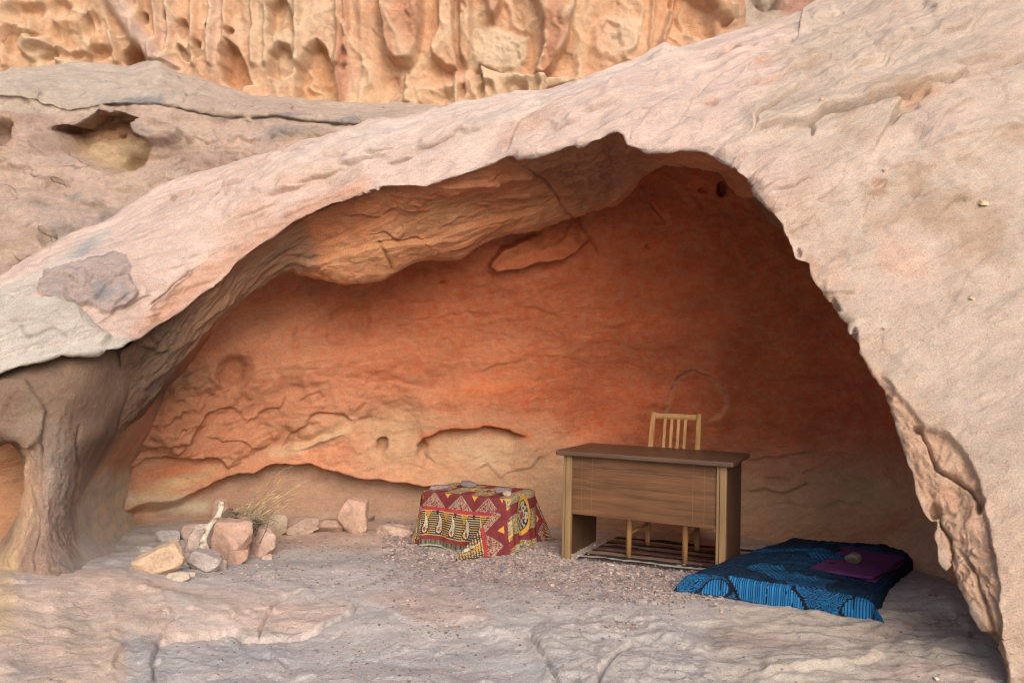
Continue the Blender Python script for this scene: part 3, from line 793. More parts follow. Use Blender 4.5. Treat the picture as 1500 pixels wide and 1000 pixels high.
for pr in PR:
    y, c = pr[0], np.array(pr[-1], float)
    if y == 'rim':
        ys = np.interp(c[:, 0], _rm[:, 0], _rm[:, 1]) + pr[1]
        c[1:4, 1] += np.interp(c[1:4, 0], _rm[:, 0], _rm[:, 2])
    else: ys = np.full(6, float(y))
    xs = np.stack([np.arange(6), c[:, 0]], 1); ds = np.stack([np.arange(6), c[:, 1]], 1)
    rows.append(P(scurve(xs, uu), scurve(np.stack([np.arange(6), ys], 1), uu), scurve(ds, uu)))
L = Sheet(splice(rows, [505, 540] + [r[0] for r in PR[2:]], 230), warp=2.0)
V = L.V
py_ = np.nan_to_num(L.py0); px_ = np.nan_to_num(L.px0)
FP = frame_of((0.48, 0.05, 0.87)); q = V @ FP; qs = q * np.array([0.3, 1, 1])
up = sm(720, 640, py_)
L.disp += -0.02 + 0.03 * fbm(qs * 1.6, 2) + 0.010 * up * ridge(qs * np.array([1, 2.4, 2.4]), 2) + 0.005 * terrace(fbm(q * 4, 4), 4)
L.disp += 0.008 * fbm(q * 14, 4) + 0.003 * fbm(q * 55, 2)
L.flakes(18, (0, 220, 520, 680), 60, -1.0, 0.010, 14, 14)
L.disp *= 1 - 0.75 * sm(92, 130, px_)
L.crack([(62, 640), (58, 680), (52, 720), (58, 742), (72, 742)], 2.2, 0.03, 0)
0 and L.plate([(58, 645), (160, 640), (115, 720), (100, 745), (72, 742), (56, 738), (52, 715)], 0.04, 2.5, 60)
L.crack([(50, 755), (55, 780), (46, 810), (50, 835)], 1.8, 0.02)
L.crack([(118, 620), (112, 650), (118, 690), (108, 740)], 1.8, 0.02)
L.crack([(48, 890), (60, 882), (74, 878)], 1.6, 0.015)
L.plate([(-30, 560), (40, 560), (66, 600), (60, 640), (48, 654), (36, 652), (28, 642), (-30, 650)], 0.04, 3, 40)
L.bake()
L.col[:] = (0.27, 0.178, 0.135)
cn = fbm(qs * np.array([1, 3, 3]) + 3, 4)
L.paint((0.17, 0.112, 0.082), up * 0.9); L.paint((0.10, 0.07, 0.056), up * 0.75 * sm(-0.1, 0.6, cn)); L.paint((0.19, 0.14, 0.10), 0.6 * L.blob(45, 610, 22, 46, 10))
L.paint((0.52, 0.34, 0.22), 0.8 * L.band([(38, 655), (40, 700), (34, 760), (12, 830)], 9))
L.paint((0.27, 0.225, 0.195), 0.75 * L.blob(105, 740, 40, 110, -12) * sm(-0.5, 0.4, fbm(V * 3, 3)))
L.paint((0.30, 0.285, 0.27), 0.7 * L.blob(140, 840, 50, 25, 20)); L.paint((0.44, 0.30, 0.225), 0.8 * sm(835, 890, py_) * sm(260, 160, px_)); 
xb = np.interp(py_, [560, 620, 680, 745, 790, 830, 860], [215, 182, 142, 110, 106, 122, 150])
bowl = sm(-4, 16, px_ - xb) * sm(900, 870, py_)
L.paint((0.40, 0.225, 0.145), bowl * sm(560, 620, py_))
bw = sm(675, 712, py_ + 10 * fbm(V * 3, 3))
L.paint((0.50, 0.415, 0.305), bowl * bw); L.paint((0.36, 0.325, 0.265), bowl * bw * 0.8 * sm(-0.1, 0.5, fbm(V * np.array([1, 1, 9]) + 5, 3)))
L.paint((0.44, 0.385, 0.355), bowl * sm(775, 805, py_ + 8 * fbm(V * 3, 3)))
L.paint((0.58, 0.42, 0.25), 0.8 * sm(30, 10, px_) * sm(780, 840, py_))
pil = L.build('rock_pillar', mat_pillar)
tag(pil, 'weathered brown rock pillar under the white ledge', None, None, 'structure')
# ------------------------------------------------------------------ ground
gx = np.concatenate([-np.geomspace(70, 2.75, 22, endpoint=False), np.linspace(-2.7, -1.9, 60, endpoint=False), np.linspace(-1.9, 0.9, 500, endpoint=False), np.linspace(0.9, 3.1, 190), np.geomspace(3.15, 70, 22)])
gy = np.concatenate([np.linspace(-60, 1.5, 16, endpoint=False), 1382.0 / np.linspace(1382.0 / 1.5, 1382.0 / 2.6, 50, endpoint=False),
                     1382.0 / np.linspace(1382.0 / 2.6, 1382.0 / 7.2, 250), np.geomspace(7.4, 90, 14)])
GX, GY = np.meshgrid(gx, gy)
S = Sheet(np.stack([GX, GY, np.zeros_like(GX)], 2), warp=2.5)
S.N[:] = (0, 0, 1.0)
V = S.V
px_, py_ = np.nan_to_num(S.px0, nan=-999), np.nan_to_num(S.py0, nan=-999)
near_ = sm(880, 930, py_)
gravel_ = sm(770, 800, py_) * sm(900, 860, py_) * sm(560, 640, px_)
calm = np.clip(1 - S.blob(930, 810, 190, 40) - S.blob(1180, 850, 200, 60) - S.blob(690, 795, 120, 30), 0, 1)
S.disp += calm * (0.022 * fbm(V * 1.6, 3) + 0.010 * terrace(fbm(V * np.array([1.6, 4, 1]) + 5, 4), 3, 0.1))
S.disp += 0.004 * fbm(V * 12, 4) + 0.0022 * fbm(V * 45, 3)
S.disp += 0.006 * gravel_ * fbm(V * 38, 3)
S.flakes(60, (230, 1450, 880, 1000), 60, 0.05, 0.010, 17, 18)
S.flakes(20, (0, 240, 880, 1000), 40, -0.3, 0.014, 18, 14)
S1 = [(226, 990), (224, 965), (232, 944), (260, 936), (300, 930), (330, 925), (346, 922), (354, 929), (380, 930), (420, 926), (450, 920), (475, 912), (500, 902), (516, 893), (521, 882), (508, 871)]
S.step(S1, 0.012, 70, 1.2, 1, 0.03); S.crack(S1, 1.9, 0.03, 0)
S.crack([(378, 929), (384, 913), (396, 895), (408, 880), (440, 866)], 1.5, 0.03, 0.1)
S.crack([(232, 944), (250, 922), (262, 912)], 1.6, 0.015)
S.step([(525, 872), (556, 890), (600, 911), (640, 912), (690, 903), (720, 908)], 0.012, 40, 2, 1, 0.1)
S.step([(160, 985), (172, 965), (180, 955)], 0.03, 15, 1.5, 1)
BG_ = [(778, 938), (800, 914), (850, 903), (920, 898), (985, 912), (1030, 935), (1060, 1010), (860, 1040), (832, 1010), (800, 975), (786, 952)]
S.plate(BG_, 0.02, 14); bgm = S.mask(BG_, 12)
S.disp += bgm * 0.008 * ridge(V * 9, 4)
S.crack([(870, 1000), (885, 975), (905, 955), (925, 940)], 3, 0.03); S.crack([(778, 930), (800, 960), (825, 1000)], 2.5, 0.03, 0)
rr = sm(1000, 1080, px_) * sm(880, 900, py_)
S.disp += rr * (0.014 * ridge(V * np.array([2.5, 6, 1]) + 4, 3) + 0.012 * terrace(fbm(V * np.array([2, 5, 1]), 3), 3, 0.1))
S.step([(1110, 985), (1180, 978), (1240, 968), (1300, 960)], 0.03, 30, 2, 1)
S.step([(1340, 905), (1390, 912), (1420, 940), (1350, 950)], 0.02, 20, 2, 1)
S.step([(560, 820), (640, 842), (740, 858), (800, 868), (860, 880), (930, 884)], 0.02, 50, 6, -1, 0.1)
# rock swells towards the pillar and the lower right slab
S.disp += 0.16 * np.exp(-(((V[:, 0] + 2.45) / 0.75) ** 2 + ((V[:, 1] - 3.9) / 0.9) ** 2))
S.disp += 0.10 * np.exp(-(((V[:, 0] - 2.5) / 0.45) ** 2 + ((V[:, 1] - 4.2) / 0.9) ** 2))
S.disp -= 0.03 * near_
S.disp -= 0.25 * sm(8, 14, np.hypot(V[:, 0], V[:, 1] - 3))
gz_grid = S.disp.reshape(S.nr, S.nc).copy()
def gz(x, y):
    i = np.clip(np.searchsorted(gy, y) - 1, 0, len(gy) - 2); j = np.clip(np.searchsorted(gx, x) - 1, 0, len(gx) - 2)
    a = (y - gy[i]) / (gy[i + 1] - gy[i]); b = (x - gx[j]) / (gx[j + 1] - gx[j])
    g = gz_grid
    return (g[i, j] * (1 - a) + g[i + 1, j] * a) * (1 - b) + (g[i, j + 1] * (1 - a) + g[i + 1, j + 1] * a) * b
S.bake()
cn = fbm(V * np.array([0.9, 2.2, 1]) + 15, 4); cf = fbm(V * 6 + 3, 4)
S.col[:] = (0.52, 0.47, 0.445)
S.paint((0.44, 0.425, 0.425), sm(0.0, 0.8, cn) * 0.8)
S.paint((0.50, 0.43, 0.40), 0.6 * sm(0.0, 0.8, fbm(V * np.array([1.1, 2.5, 1]) + 45, 4)) * sm(860, 900, py_))
S.paint((0.62, 0.475, 0.40), 0.95 * S.mask([(224, 960), (232, 944), (345, 922), (378, 930), (450, 920), (520, 884), (505, 872), (400, 868), (200, 875), (150, 900), (190, 930)], 6) * sm(-1, 0.3, cn))
S.paint((0.54, 0.40, 0.34), 0.75 * S.mask([(530, 872), (600, 908), (640, 912), (720, 905), (700, 880), (600, 868)], 10))
S.paint((0.58, 0.43, 0.345), 0.9 * S.mask([(-60, 1030), (-60, 850), (100, 850), (260, 880), (232, 940), (190, 930), (180, 1030)], 16) * sm(-1.4, 0.1, cn))
S.paint((0.50, 0.40, 0.29), 0.7 * S.blob(110, 960, 60, 40) * sm(-0.5, 0.5, cf))
S.paint((0.54, 0.38, 0.22), 0.7 * sm(40, 0, px_) * sm(820, 850, py_) * sm(980, 930, py_))
S.paint((0.34, 0.32, 0.32), 0.7 * S.mask([(188, 918), (215, 925), (236, 940), (226, 965), (240, 990), (236, 1010), (205, 1010), (195, 990), (180, 950)], 10) * sm(-0.25, 0.25, cf))
S.paint(GREY, 0.6 * S.blob(110, 930, 30, 22) * sm(-0.2, 0.5, cf)); S.paint(GREY, 0.7 * S.blob(20, 990, 40, 18) * sm(-0.3, 0.5, cf)); S.paint((0.3, 0.25, 0.23), 0.8 * S.blob(178, 902, 16, 5))
S.paint((0.45, 0.315, 0.25), 0.8 * sm(815, 790, py_) * sm(640, 590, px_) * sm(230, 300, px_))
S.paint((0.40, 0.375, 0.36), 0.75 * sm(330, 180, px_) * sm(880, 850, py_) * sm(-0.8, 0.2, cn))
S.paint((0.355, 0.34, 0.335), 0.8 * S.band([(330, 832), (450, 828), (560, 822), (640, 850), (760, 872)], 16) * sm(-0.8, 0.2, cn))
S.paint((0.42, 0.335, 0.30), gravel_ * 0.7)
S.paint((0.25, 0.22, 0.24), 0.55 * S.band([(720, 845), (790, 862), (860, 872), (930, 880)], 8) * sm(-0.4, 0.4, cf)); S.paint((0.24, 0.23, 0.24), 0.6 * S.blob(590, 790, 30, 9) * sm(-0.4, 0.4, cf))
S.paint((0.46, 0.385, 0.30), rr * 0.6); S.paint((0.42, 0.315, 0.27), rr * 0.6 * sm(0.0, 0.6, cn)); S.paint((0.47, 0.42, 0.38), bgm * 0.4)
ground = S.build('ground', mat_ground)
tag(ground, 'dusty grey and pink rock floor of the cave', None, None, 'structure')

# ------------------------------------------------------------------ rock slope behind the arch, upper left
X = np.linspace(-170, 800, 430)
HT = [(-170, 122), (0, 110), (50, 101), (100, 96), (150, 95), (200, 96), (210, 93), (222, 89), (238, 91), (250, 99), (300, 118), (340, 132), (380, 146), (440, 155), (520, 158), (600, 160), (700, 164), (800, 168)]
HE = [(-170, 144), (0, 138), (30, 142), (55, 144), (66, 151), (100, 158), (125, 155), (150, 150), (175, 150), (200, 151), (230, 151), (256, 156), (282, 161), (310, 167), (340, 170), (375, 171), (408, 168), (442, 174), (500, 180), (560, 183), (640, 183), (700, 180), (800, 180)]
ht = scurve(HT, X)
he = curve(HE, X) + 3.0 * fbm(np.stack([X / 22, X * 0, X * 0 + 3], 1), 4)
o = np.ones_like(X)
rows = [P(X, ht + 4, 15.2 * o), P(X, ht + 1, 13.6 * o), P(X, ht, 12.6 * o), P(X, ht * 0.5 + he * 0.5 - 4, 11.2 * o), P(X, he, 10.5 * o), P(X, he + 5, 10.52 * o), P(X, he + 25, 10.35 * o),
        P(X, 250 * o, 10.1 * o), P(X, 340 * o, 9.5 * o), P(X, 430 * o, 8.9 * o), P(X, 560 * o, 8.4 * o)]
HR = np.concatenate([np.linspace(0, 5, 4, endpoint=False), np.linspace(5, 84, 210, endpoint=False), np.linspace(84, 100, 10)])
Hh = Sheet(splice(rows, [0, 3, 6, 12, 18, 19.5, 25, 40, 62, 84, 100], HR), warp=2.0)
rp = np.repeat(HR, len(X))
Hh.vis &= rp > 5
V = Hh.V
FH = frame_of((0.97, 0.1, -0.12)); q = V @ FH; qs = q * np.array([0.55, 1, 1])
fc = sm(18, 22, rp)
Hh.disp += 0.10 * fbm(qs * 0.9, 4) + fc * 0.075 * terrace(fbm(qs * np.array([0.8, 1.6, 1.6]) + 2, 5), 4, 0.12) + fc * 0.012 * ridge(qs * np.array([1.5, 4, 4]), 3)
Hh.disp += (1 - fc) * 0.03 * terrace(fbm(qs * np.array([0.6, 3, 3]), 4), 4, 0.12) + 0.012 * fbm(q * 9, 4)
HO = [(74, 187), (88, 183), (108, 186), (130, 174), (145, 168), (170, 172), (204, 180), (205, 190), (198, 194), (202, 206), (221, 213), (216, 228), (196, 247), (172, 250), (158, 256), (140, 247), (100, 228), (88, 205), (86, 196)]
ho = Hh.mask(HO, 2)
Hh.V = Hh.V + ho[:, None] * np.array([0.0, 0.55, 0.15])
Hh.disp += ho * 0.10 * fbm(V * 2, 3)
Hh.flakes(40, (-20, 640, 100, 165), 90, 0.08, 0.035, 26, 6)
Hh.flakes(110, (-20, 520, 165, 400), 44, 0.0, 0.040, 16, 9)
Hh.dent(153, 200, 7, 5, 0.25, 10, 0.4); Hh.dent(173, 196, 5, 3, 0.2); Hh.plate([(148, 245), (150, 238), (165, 226), (178, 226), (208, 232), (195, 245), (165, 252)], -0.2, 2)
Hh.plate([(74, 184), (100, 178), (130, 168), (150, 163), (212, 177), (206, 183), (150, 173), (120, 184), (88, 188)], 0.05, 2)
Hh.plate([(-30, 170), (10, 175), (18, 182), (16, 205), (6, 215), (-30, 218)], -0.4, 2.5)
Hh.plate([(198, 192), (206, 184), (225, 182), (255, 190), (271, 200), (266, 207), (240, 212), (205, 210)], 0.12, 2.5)
Hh.disp += Hh.blob(234, 198, 40, 14) * 0.05 * ridge(V * np.array([2, 2, 9]), 2)
Hh.dent(72, 349, 14, 14, 0.16, 0, 0.4); Hh.dent(40, 392, 24, 13, 0.16, -15, 0.4); Hh.dent(95, 338, 14, 7, 0.06)
for pts in ([(150, 153), (190, 156), (188, 165), (150, 170)],):
    Hh.crack(pts, 2, 0.05, 0)
edge = [(x, y + 3) for x, y in HE if x > 130]
Hh.crack(edge, 2.0, 0.06, 0); Hh.crack([(170, 113), (190, 114), (215, 118)], 2.5, 0.08); Hh.crack([(240, 135), (280, 140), (350, 142)], 1.5, 0.05)
for x, y in [(300, 255), (90, 270), (60, 300), (180, 280), (250, 265), (30, 250), (130, 300), (360, 205), (420, 200), (300, 210), (240, 330), (170, 320), (470, 205)]:
    pts = [(x - 26, y + 6), (x - 10, y - 4), (x + 8, y + 3), (x + 26, y - 5)]
    Hh.step(pts, 0.06, 14, 1.5, 1, 0.2); Hh.crack(pts, 1.5, 0.03)
Hh.bake()
cn = fbm(qs * 1.1 + 5, 4); cf = fbm(V * 1.8, 4)
Hh.col[:] = (0.56, 0.405, 0.335)
Hh.paint((0.42, 0.29, 0.235), sm(0, 0.8, cn) * 0.8)
Hh.paint((0.52, 0.37, 0.25), 0.7 * sm(0.2, 0.8, cf)); Hh.paint((0.57, 0.475, 0.40), (1 - fc) * 0.95); Hh.paint((0.55, 0.42, 0.345), 0.85 * (1 - fc) * sm(150, 350, np.nan_to_num(Hh.px0)))
Hh.paint((0.62, 0.52, 0.42), 0.7 * Hh.mask([(-60, 140), (60, 142), (100, 158), (60, 162), (-60, 156)], 6))
for x, y, rx, ry in [(190, 147, 42, 5), (230, 150, 30, 4), (430, 168, 36, 4), (520, 178, 40, 4), (110, 238, 22, 8), (262, 250, 12, 6), (112, 290, 11, 6), (35, 240, 18, 7), (235, 200, 36, 10), (90, 345, 20, 20), (150, 310, 30, 20), (40, 310, 40, 14), (130, 350, 40, 20), (410, 195, 50, 10), (110, 120, 10, 3), (600, 185, 50, 5)]:
    Hh.paint((0.30, 0.28, 0.27) if ry > 5 else SLATE, 0.75 * Hh.blob(x, y, rx, ry) * sm(-0.5, 0.2, cf))
Hh.paint((0.52, 0.31, 0.19), ho); Hh.paint((0.58, 0.42, 0.27), ho * sm(198, 215, np.nan_to_num(Hh.py))); Hh.paint((0.55, 0.32, 0.20), Hh.blob(8, 190, 14, 22))
Hh.paint((0.33, 0.23, 0.18), 0.6 * fc * sm(0.25, 0.7, fbm(qs * 2.3 + 44, 5)) * (1 - ho))
Hh.paint((0.56, 0.42, 0.31), 0.5 * fc * sm(0.25, 0.7, fbm(qs * 1.9 + 64, 5)) * (1 - ho))
hill = Hh.build('rock_slope', mat_hill)
tag(hill, 'pink brown rock slope with a hollow behind the arch', None, None, 'structure')

# ------------------------------------------------------------------ honeycombed cliff
X = np.concatenate([np.linspace(-170, 0, 40, endpoint=False), np.linspace(0, 1075, 540)])
Y = np.concatenate([np.linspace(-700, -20, 40, endpoint=False), np.linspace(-20, 185, 140), [205, 240]])
XX, YY = np.meshgrid(X, Y)
D = 15.0 + 0.5 * np.sin(XX / 170) * 0.4 + 4.0 * sm(1045, 1078, XX) ** 2 + 1.0 * sm(0, -700, YY)
K = Sheet(P(XX, YY, D), warp=2.2)
V = K.V
px_, py_ = K.px0, K.py0
qv = V * np.array([1, 1, 0.28])
K.disp += 0.22 * fbm(V * 0.35, 3) + 0.09 * ridge(qv * 1.1 + 7, 2) + 0.06 * terrace(fbm(qv * 1.6 + 3, 3), 3, 0.14)
K.disp -= 0.10 * sm(0.2, 0.9, pn(V * np.array([1.5, 1.5, 0.8]) + 60)) * sm(560, 480, px_)
K.disp += 0.05 * terrace(fbm(V * np.array([1.3, 1.3, 0.9]) + 77, 4), 3, 0.12)
K.disp += 0.018 * fbm(V * 5, 3)
dr = np.clip(1 - 2.2 * np.abs(pn(V * np.array([0.95, 0.95, 0.55]) + 0.25 * fbm(V * 1.6, 2)[:, None] + 21)), 0, 1) ** 3
K.disp += 0.09 * dr * sm(-60, 10, py_)
low = sm(95, 150, py_)
def pocket(cx, cy, rx, ry, h=0.28, sharp=0.35, rot=0): K.dent(cx, cy, rx, ry, h, rot, sharp)
def rib(x0, y0, x1, y1, w, h): K.crack([(x0, y0), ((x0 + x1) / 2 + 2, (y0 + y1) / 2), (x1, y1)], w, -h, 0.05)
for x in (205, 228, 250, 283, 308, 330, 372, 392, 437, 494, 507):
    rib(x, -40, x + (x % 5) - 2, 100, 5, 0.16)
K.plate([(325, 118), (326, 80), (333, 60), (349, 72), (358, 95), (368, 122), (350, 130)], -0.40, 3)
K.plate([(396, 52), (398, 15), (410, -2), (420, 0), (432, 30), (428, 42), (402, 55)], -0.30, 3); K.plate([(395, 110), (398, 80), (412, 66), (426, 72), (430, 112), (415, 124)], -0.30, 3)
K.plate([(436, 152), (438, 105), (450, 74), (464, 60), (478, 75), (490, 110), (496, 152), (470, 162)], -0.42, 3.5); K.disp += K.blob(463, 130, 22, 20) * 0.12 * ridge(V * 2.2, 2)
for a in [(268, 78, 6, 13, .25, .4, -25), (290, 74, 6, 13, .25, .4, 10), (267, 42, 8, 15, .2), (215, 27, 4, 7, .2), (244, 25, 3, 6, .2), (306, 42, 4, 5, .4), (337, 47, 7, 6, .2), (431, 44, 4, 5, .3), (505, 90, 6, 18, .15), (528, 100, 8, 26, .15, .7), (350, 20, 12, 24, .12, .8)]:
    pocket(*a)
# left field of hollows
for a in [(40, 20, 34, 16, .22), (20, 60, 18, 24, .25), (100, 55, 24, 20, .25), (135, 40, 14, 20, .22), (75, 82, 40, 10, .2), (150, 78, 18, 10, .22), (120, 85, 20, 8, .2), (90, 15, 16, 16, .2)]:
    pocket(a[0], a[1], a[2], a[3], a[4], 0.6)
K.plate([(180, 90), (184, 76), (196, 66), (212, 76), (217, 88), (212, 97), (190, 98)], -0.5, 2.5)
rib(50, 30, 54, 55, 7, 0.22); rib(88, 35, 92, 98, 4, 0.15); rib(135, 20, 142, 75, 4, 0.14); rib(0, 40, 14, 105, 4, 0.14); rib(168, 50, 172, 95, 4, 0.14)
K.plate([(28, 68), (48, 58), (60, 66), (75, 60), (82, 72), (72, 86), (55, 92), (38, 84)], 0.25, 4)
K.plate([(150, -10), (185, -10), (205, 35), (238, 80), (262, 100), (225, 100), (205, 72), (180, 35)], 0.30, 8)
# right field: hanging tongues and the ledge
K.disp -= 0.25 * sm(540, 570, px_) * sm(1040, 1000, px_) * sm(130, 100, py_)
K.plate([(558, -30), (618, -30), (617, 40), (613, 70), (606, 92), (596, 97), (580, 92), (568, 76), (562, 40)], 0.45, 3.5)
K.plate([(708, -30), (738, -30), (733, 8), (722, 29), (714, 14)], 0.35, 3)
K.plate([(772, -30), (848, -30), (838, 30), (826, 75), (806, 105), (790, 114), (783, 106), (796, 70), (794, 30)], 0.42, 3.5)
K.plate([(640, -30), (663, -30), (664, 60), (670, 100), (652, 98), (634, 82), (632, 66), (642, 40)], 0.30, 3); K.plate([(672, -30), (690, -30), (689, 70), (682, 96), (674, 80)], 0.22, 3)
K.plate([(868, 70), (872, 40), (888, 26), (902, 32), (908, 10), (925, 14), (937, 36), (930, 72), (905, 97), (888, 84), (878, 88)], 0.09, 5); K.plate([(880, 50), (890, 30), (905, 40), (908, 70), (895, 84), (882, 70)], -0.10, 3)
rib(1000, -30, 956, 100, 4, 0.25); rib(960, -20, 948, 100, 3, .12); K.plate([(972, -30), (1000, -30), (1040, 10), (1058, 40), (1040, 70), (1000, 40), (985, 10)], -0.3, 4); rib(1040, -30, 1055, 90, 9, 0.3)
LDG = [(698, 104), (703, 96), (712, 100), (740, 112), (790, 117), (840, 126), (880, 131), (930, 129), (980, 118)]
K.step(LDG, 0.40, 60, 2.5, -1, 0.05); K.crack(LDG, 3, 0.25, 0)
K.plate([(696, 40), (715, 36), (740, 44), (772, 52), (772, 80), (760, 100), (725, 104), (702, 98), (708, 70)], 0.08, 6); K.disp += K.blob(738, 72, 34, 28) * 0.06 * ridge(V * 2.6 + 3, 3)
for a in [(713, 140, 14, 14, .2, .5), (757, 140, 18, 14, .2, .6), (750, 152, 11, 5, .3), (678, 134, 6, 14, .2), (812, 145, 20, 10, .2, .6), (650, 140, 14, 12, .15, .8), (620, 120, 20, 12, .15, .8), (575, 124, 18, 16, .18, .8)]:
    pocket(*a)
K.plate([(783, 150), (790, 134), (783, 122), (790, 118), (798, 122), (796, 134), (804, 150)], 0.22, 2.5); rib(667, 100, 668, 160, 4, 0.15); rib(598, 110, 600, 160, 5, 0.15); rib(770, 120, 776, 155, 3, .12)
K.plate([(580, 160), (596, 138), (612, 160)], 0.2, 4)
kd = K.disp.copy()
K.flakes(60, (540, 1040, 0, 160), 30, 1.2, 0.05, 19, 8)
K.bake()
kd = kd - fbm(V * 0.35, 3) * 0.22
cn = fbm(qv * 0.9 + 2, 4); cf = fbm(V * 1.4 + 8, 4)
K.col[:] = (0.57, 0.375, 0.255)
K.paint((0.55, 0.42, 0.31), 0.8 * sm(0, 0.8, cn)); K.paint((0.56, 0.35, 0.225), 0.85 * sm(470, 620, px_) * sm(-0.7, 0.5, cn)); K.paint((0.54, 0.32, 0.20), 0.7 * sm(0.15, 0.8, cf))
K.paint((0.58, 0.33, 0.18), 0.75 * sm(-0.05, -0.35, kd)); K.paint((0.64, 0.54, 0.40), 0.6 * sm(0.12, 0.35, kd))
K.paint((0.60, 0.44, 0.29), 0.4 * sm(260, 100, px_) * sm(-0.6, 0.5, cf)); K.paint((0.60, 0.44, 0.29), 0.5 * low * sm(-0.7, 0.4, cf) * sm(860, 700, px_))
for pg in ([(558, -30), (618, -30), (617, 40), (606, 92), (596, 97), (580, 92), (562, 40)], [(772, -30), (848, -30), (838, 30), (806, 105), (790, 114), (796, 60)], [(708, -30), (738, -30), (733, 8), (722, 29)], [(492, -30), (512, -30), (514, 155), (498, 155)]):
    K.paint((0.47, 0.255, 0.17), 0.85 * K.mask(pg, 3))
K.paint((0.56, 0.46, 0.35), 0.9 * K.mask([(690, 30), (715, 34), (772, 50), (772, 80), (760, 102), (725, 106), (690, 98)], 6)); K.paint((0.62, 0.52, 0.43), 0.6 * K.blob(905, 55, 28, 36)); K.paint((0.5, 0.3, 0.19), 0.8 * sm(1000, 1050, px_))
K.paint((0.52, 0.40, 0.36), 0.85 * K.mask([(150, -10), (185, -10), (205, 35), (238, 80), (262, 100), (225, 100), (205, 72), (180, 35)], 8)); K.paint((0.55, 0.41, 0.35), 0.6 * K.mask([(225, -30), (252, -30), (254, 70), (232, 70)], 5)); K.paint((0.58, 0.43, 0.36), 0.7 * K.mask([(306, -10), (330, -10), (318, 110), (304, 110)], 5))
K.paint((0.64, 0.52, 0.38), 0.55 * dr)
K.col *= np.array([0.96, 0.90, 0.86])
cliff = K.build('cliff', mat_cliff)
tag(cliff, 'honeycombed golden sandstone cliff at the back', None, None, 'structure')

# far rock beyond the cliff's end
X = np.linspace(980, 1420, 130); Y = np.linspace(-500, 130, 110)
XX, YY = np.meshgrid(X, Y)
R_ = Sheet(P(XX, YY, 19.5 + 0.8 * sm(0, -400, YY)))
V = R_.V
R_.disp += 0.3 * terrace(fbm(V * np.array([0.5, 0.5, 1.2]), 5), 3, 0.12) + 0.08 * fbm(V * 3, 3)
R_.crack([(1112, 0), (1120, 12), (1128, 10), (1140, 2)], 2, 0.2, 0); R_.bake()
R_.col[:] = (0.47, 0.38, 0.31); R_.paint((0.50, 0.29, 0.23), R_.mask([(1138, -40), (1210, -40), (1200, 10), (1160, 28), (1145, 20)], 8)); R_.paint((0.42, 0.30, 0.25), sm(0, 0.7, fbm(V, 3)) * 0.7)
tag(R_.build('far_cliff', mat_hill), 'grey pink cliff far behind the arch', None, None, 'structure')
# ------------------------------------------------------------------ helpers for things
def empty(name, loc, rz=0.0):
    o = bpy.data.objects.new(name, None)
    o.empty_display_size = 0.1
    COL.objects.link(o)
    o.location = loc; o.rotation_euler = (0, 0, rz)
    return o

def bm_obj(name, bm, mat, parent=None, smooth=False):
    me = bpy.data.meshes.new(name)
    bm.normal_update(); bm.to_mesh(me); bm.free()
    if smooth:
        for p in me.polygons: p.use_smooth = True
    me.materials.append(mat)
    o = bpy.data.objects.new(name, me)
    COL.objects.link(o)
    if parent is not None: o.parent = parent
    return o

def box(bm, x0, x1, y0, y1, z0, z1, bev=0.004, seg=2):
    b = bmesh.new()
    bmesh.ops.create_cube(b, size=1.0)
    for v in b.verts:
        v.co = Vector(((x0 + x1) / 2 + v.co.x * (x1 - x0), (y0 + y1) / 2 + v.co.y * (y1 - y0), (z0 + z1) / 2 + v.co.z * (z1 - z0)))
    if bev:
        bmesh.ops.bevel(b, geom=b.edges[:], offset=bev, segments=seg, profile=0.6, affect='EDGES')
    tmp = bpy.data.meshes.new('tmp'); b.to_mesh(tmp); b.free()
    bm.from_mesh(tmp); bpy.data.meshes.remove(tmp)

def boxo(name, mat, parent, *a, **k):
    bm = bmesh.new(); box(bm, *a, **k)
    return bm_obj(name, bm, mat, parent)

def tube(bm, pts, rads, n=8, jag=0.0):
    pts = [Vector(p) for p in pts]
    prev = None; rings = []
    ref = Vector((0.3, 0.5, 0.8)).normalized()
    for k, p in enumerate(pts):
        t = (pts[min(k + 1, len(pts) - 1)] - pts[max(k - 1, 0)]).normalized()
        a = t.cross(ref)
        if a.length < 1e-3: a = t.cross(Vector((1, 0, 0)))
        a.normalize(); b = t.cross(a)
        ring = []
        for j in range(n):
            th = 2 * math.pi * j / n
            r = rads[k] * (1 + jag * (random.random() - 0.5))
            ring.append(bm.verts.new(p + a * math.cos(th) * r + b * math.sin(th) * r))
        rings.append(ring)
    for k in range(len(rings) - 1):
        for j in range(n):
            bm.faces.new((rings[k][j], rings[k][(j + 1) % n], rings[k + 1][(j + 1) % n], rings[k + 1][j]))
    bm.faces.new(rings[0][::-1]); bm.faces.new(rings[-1])

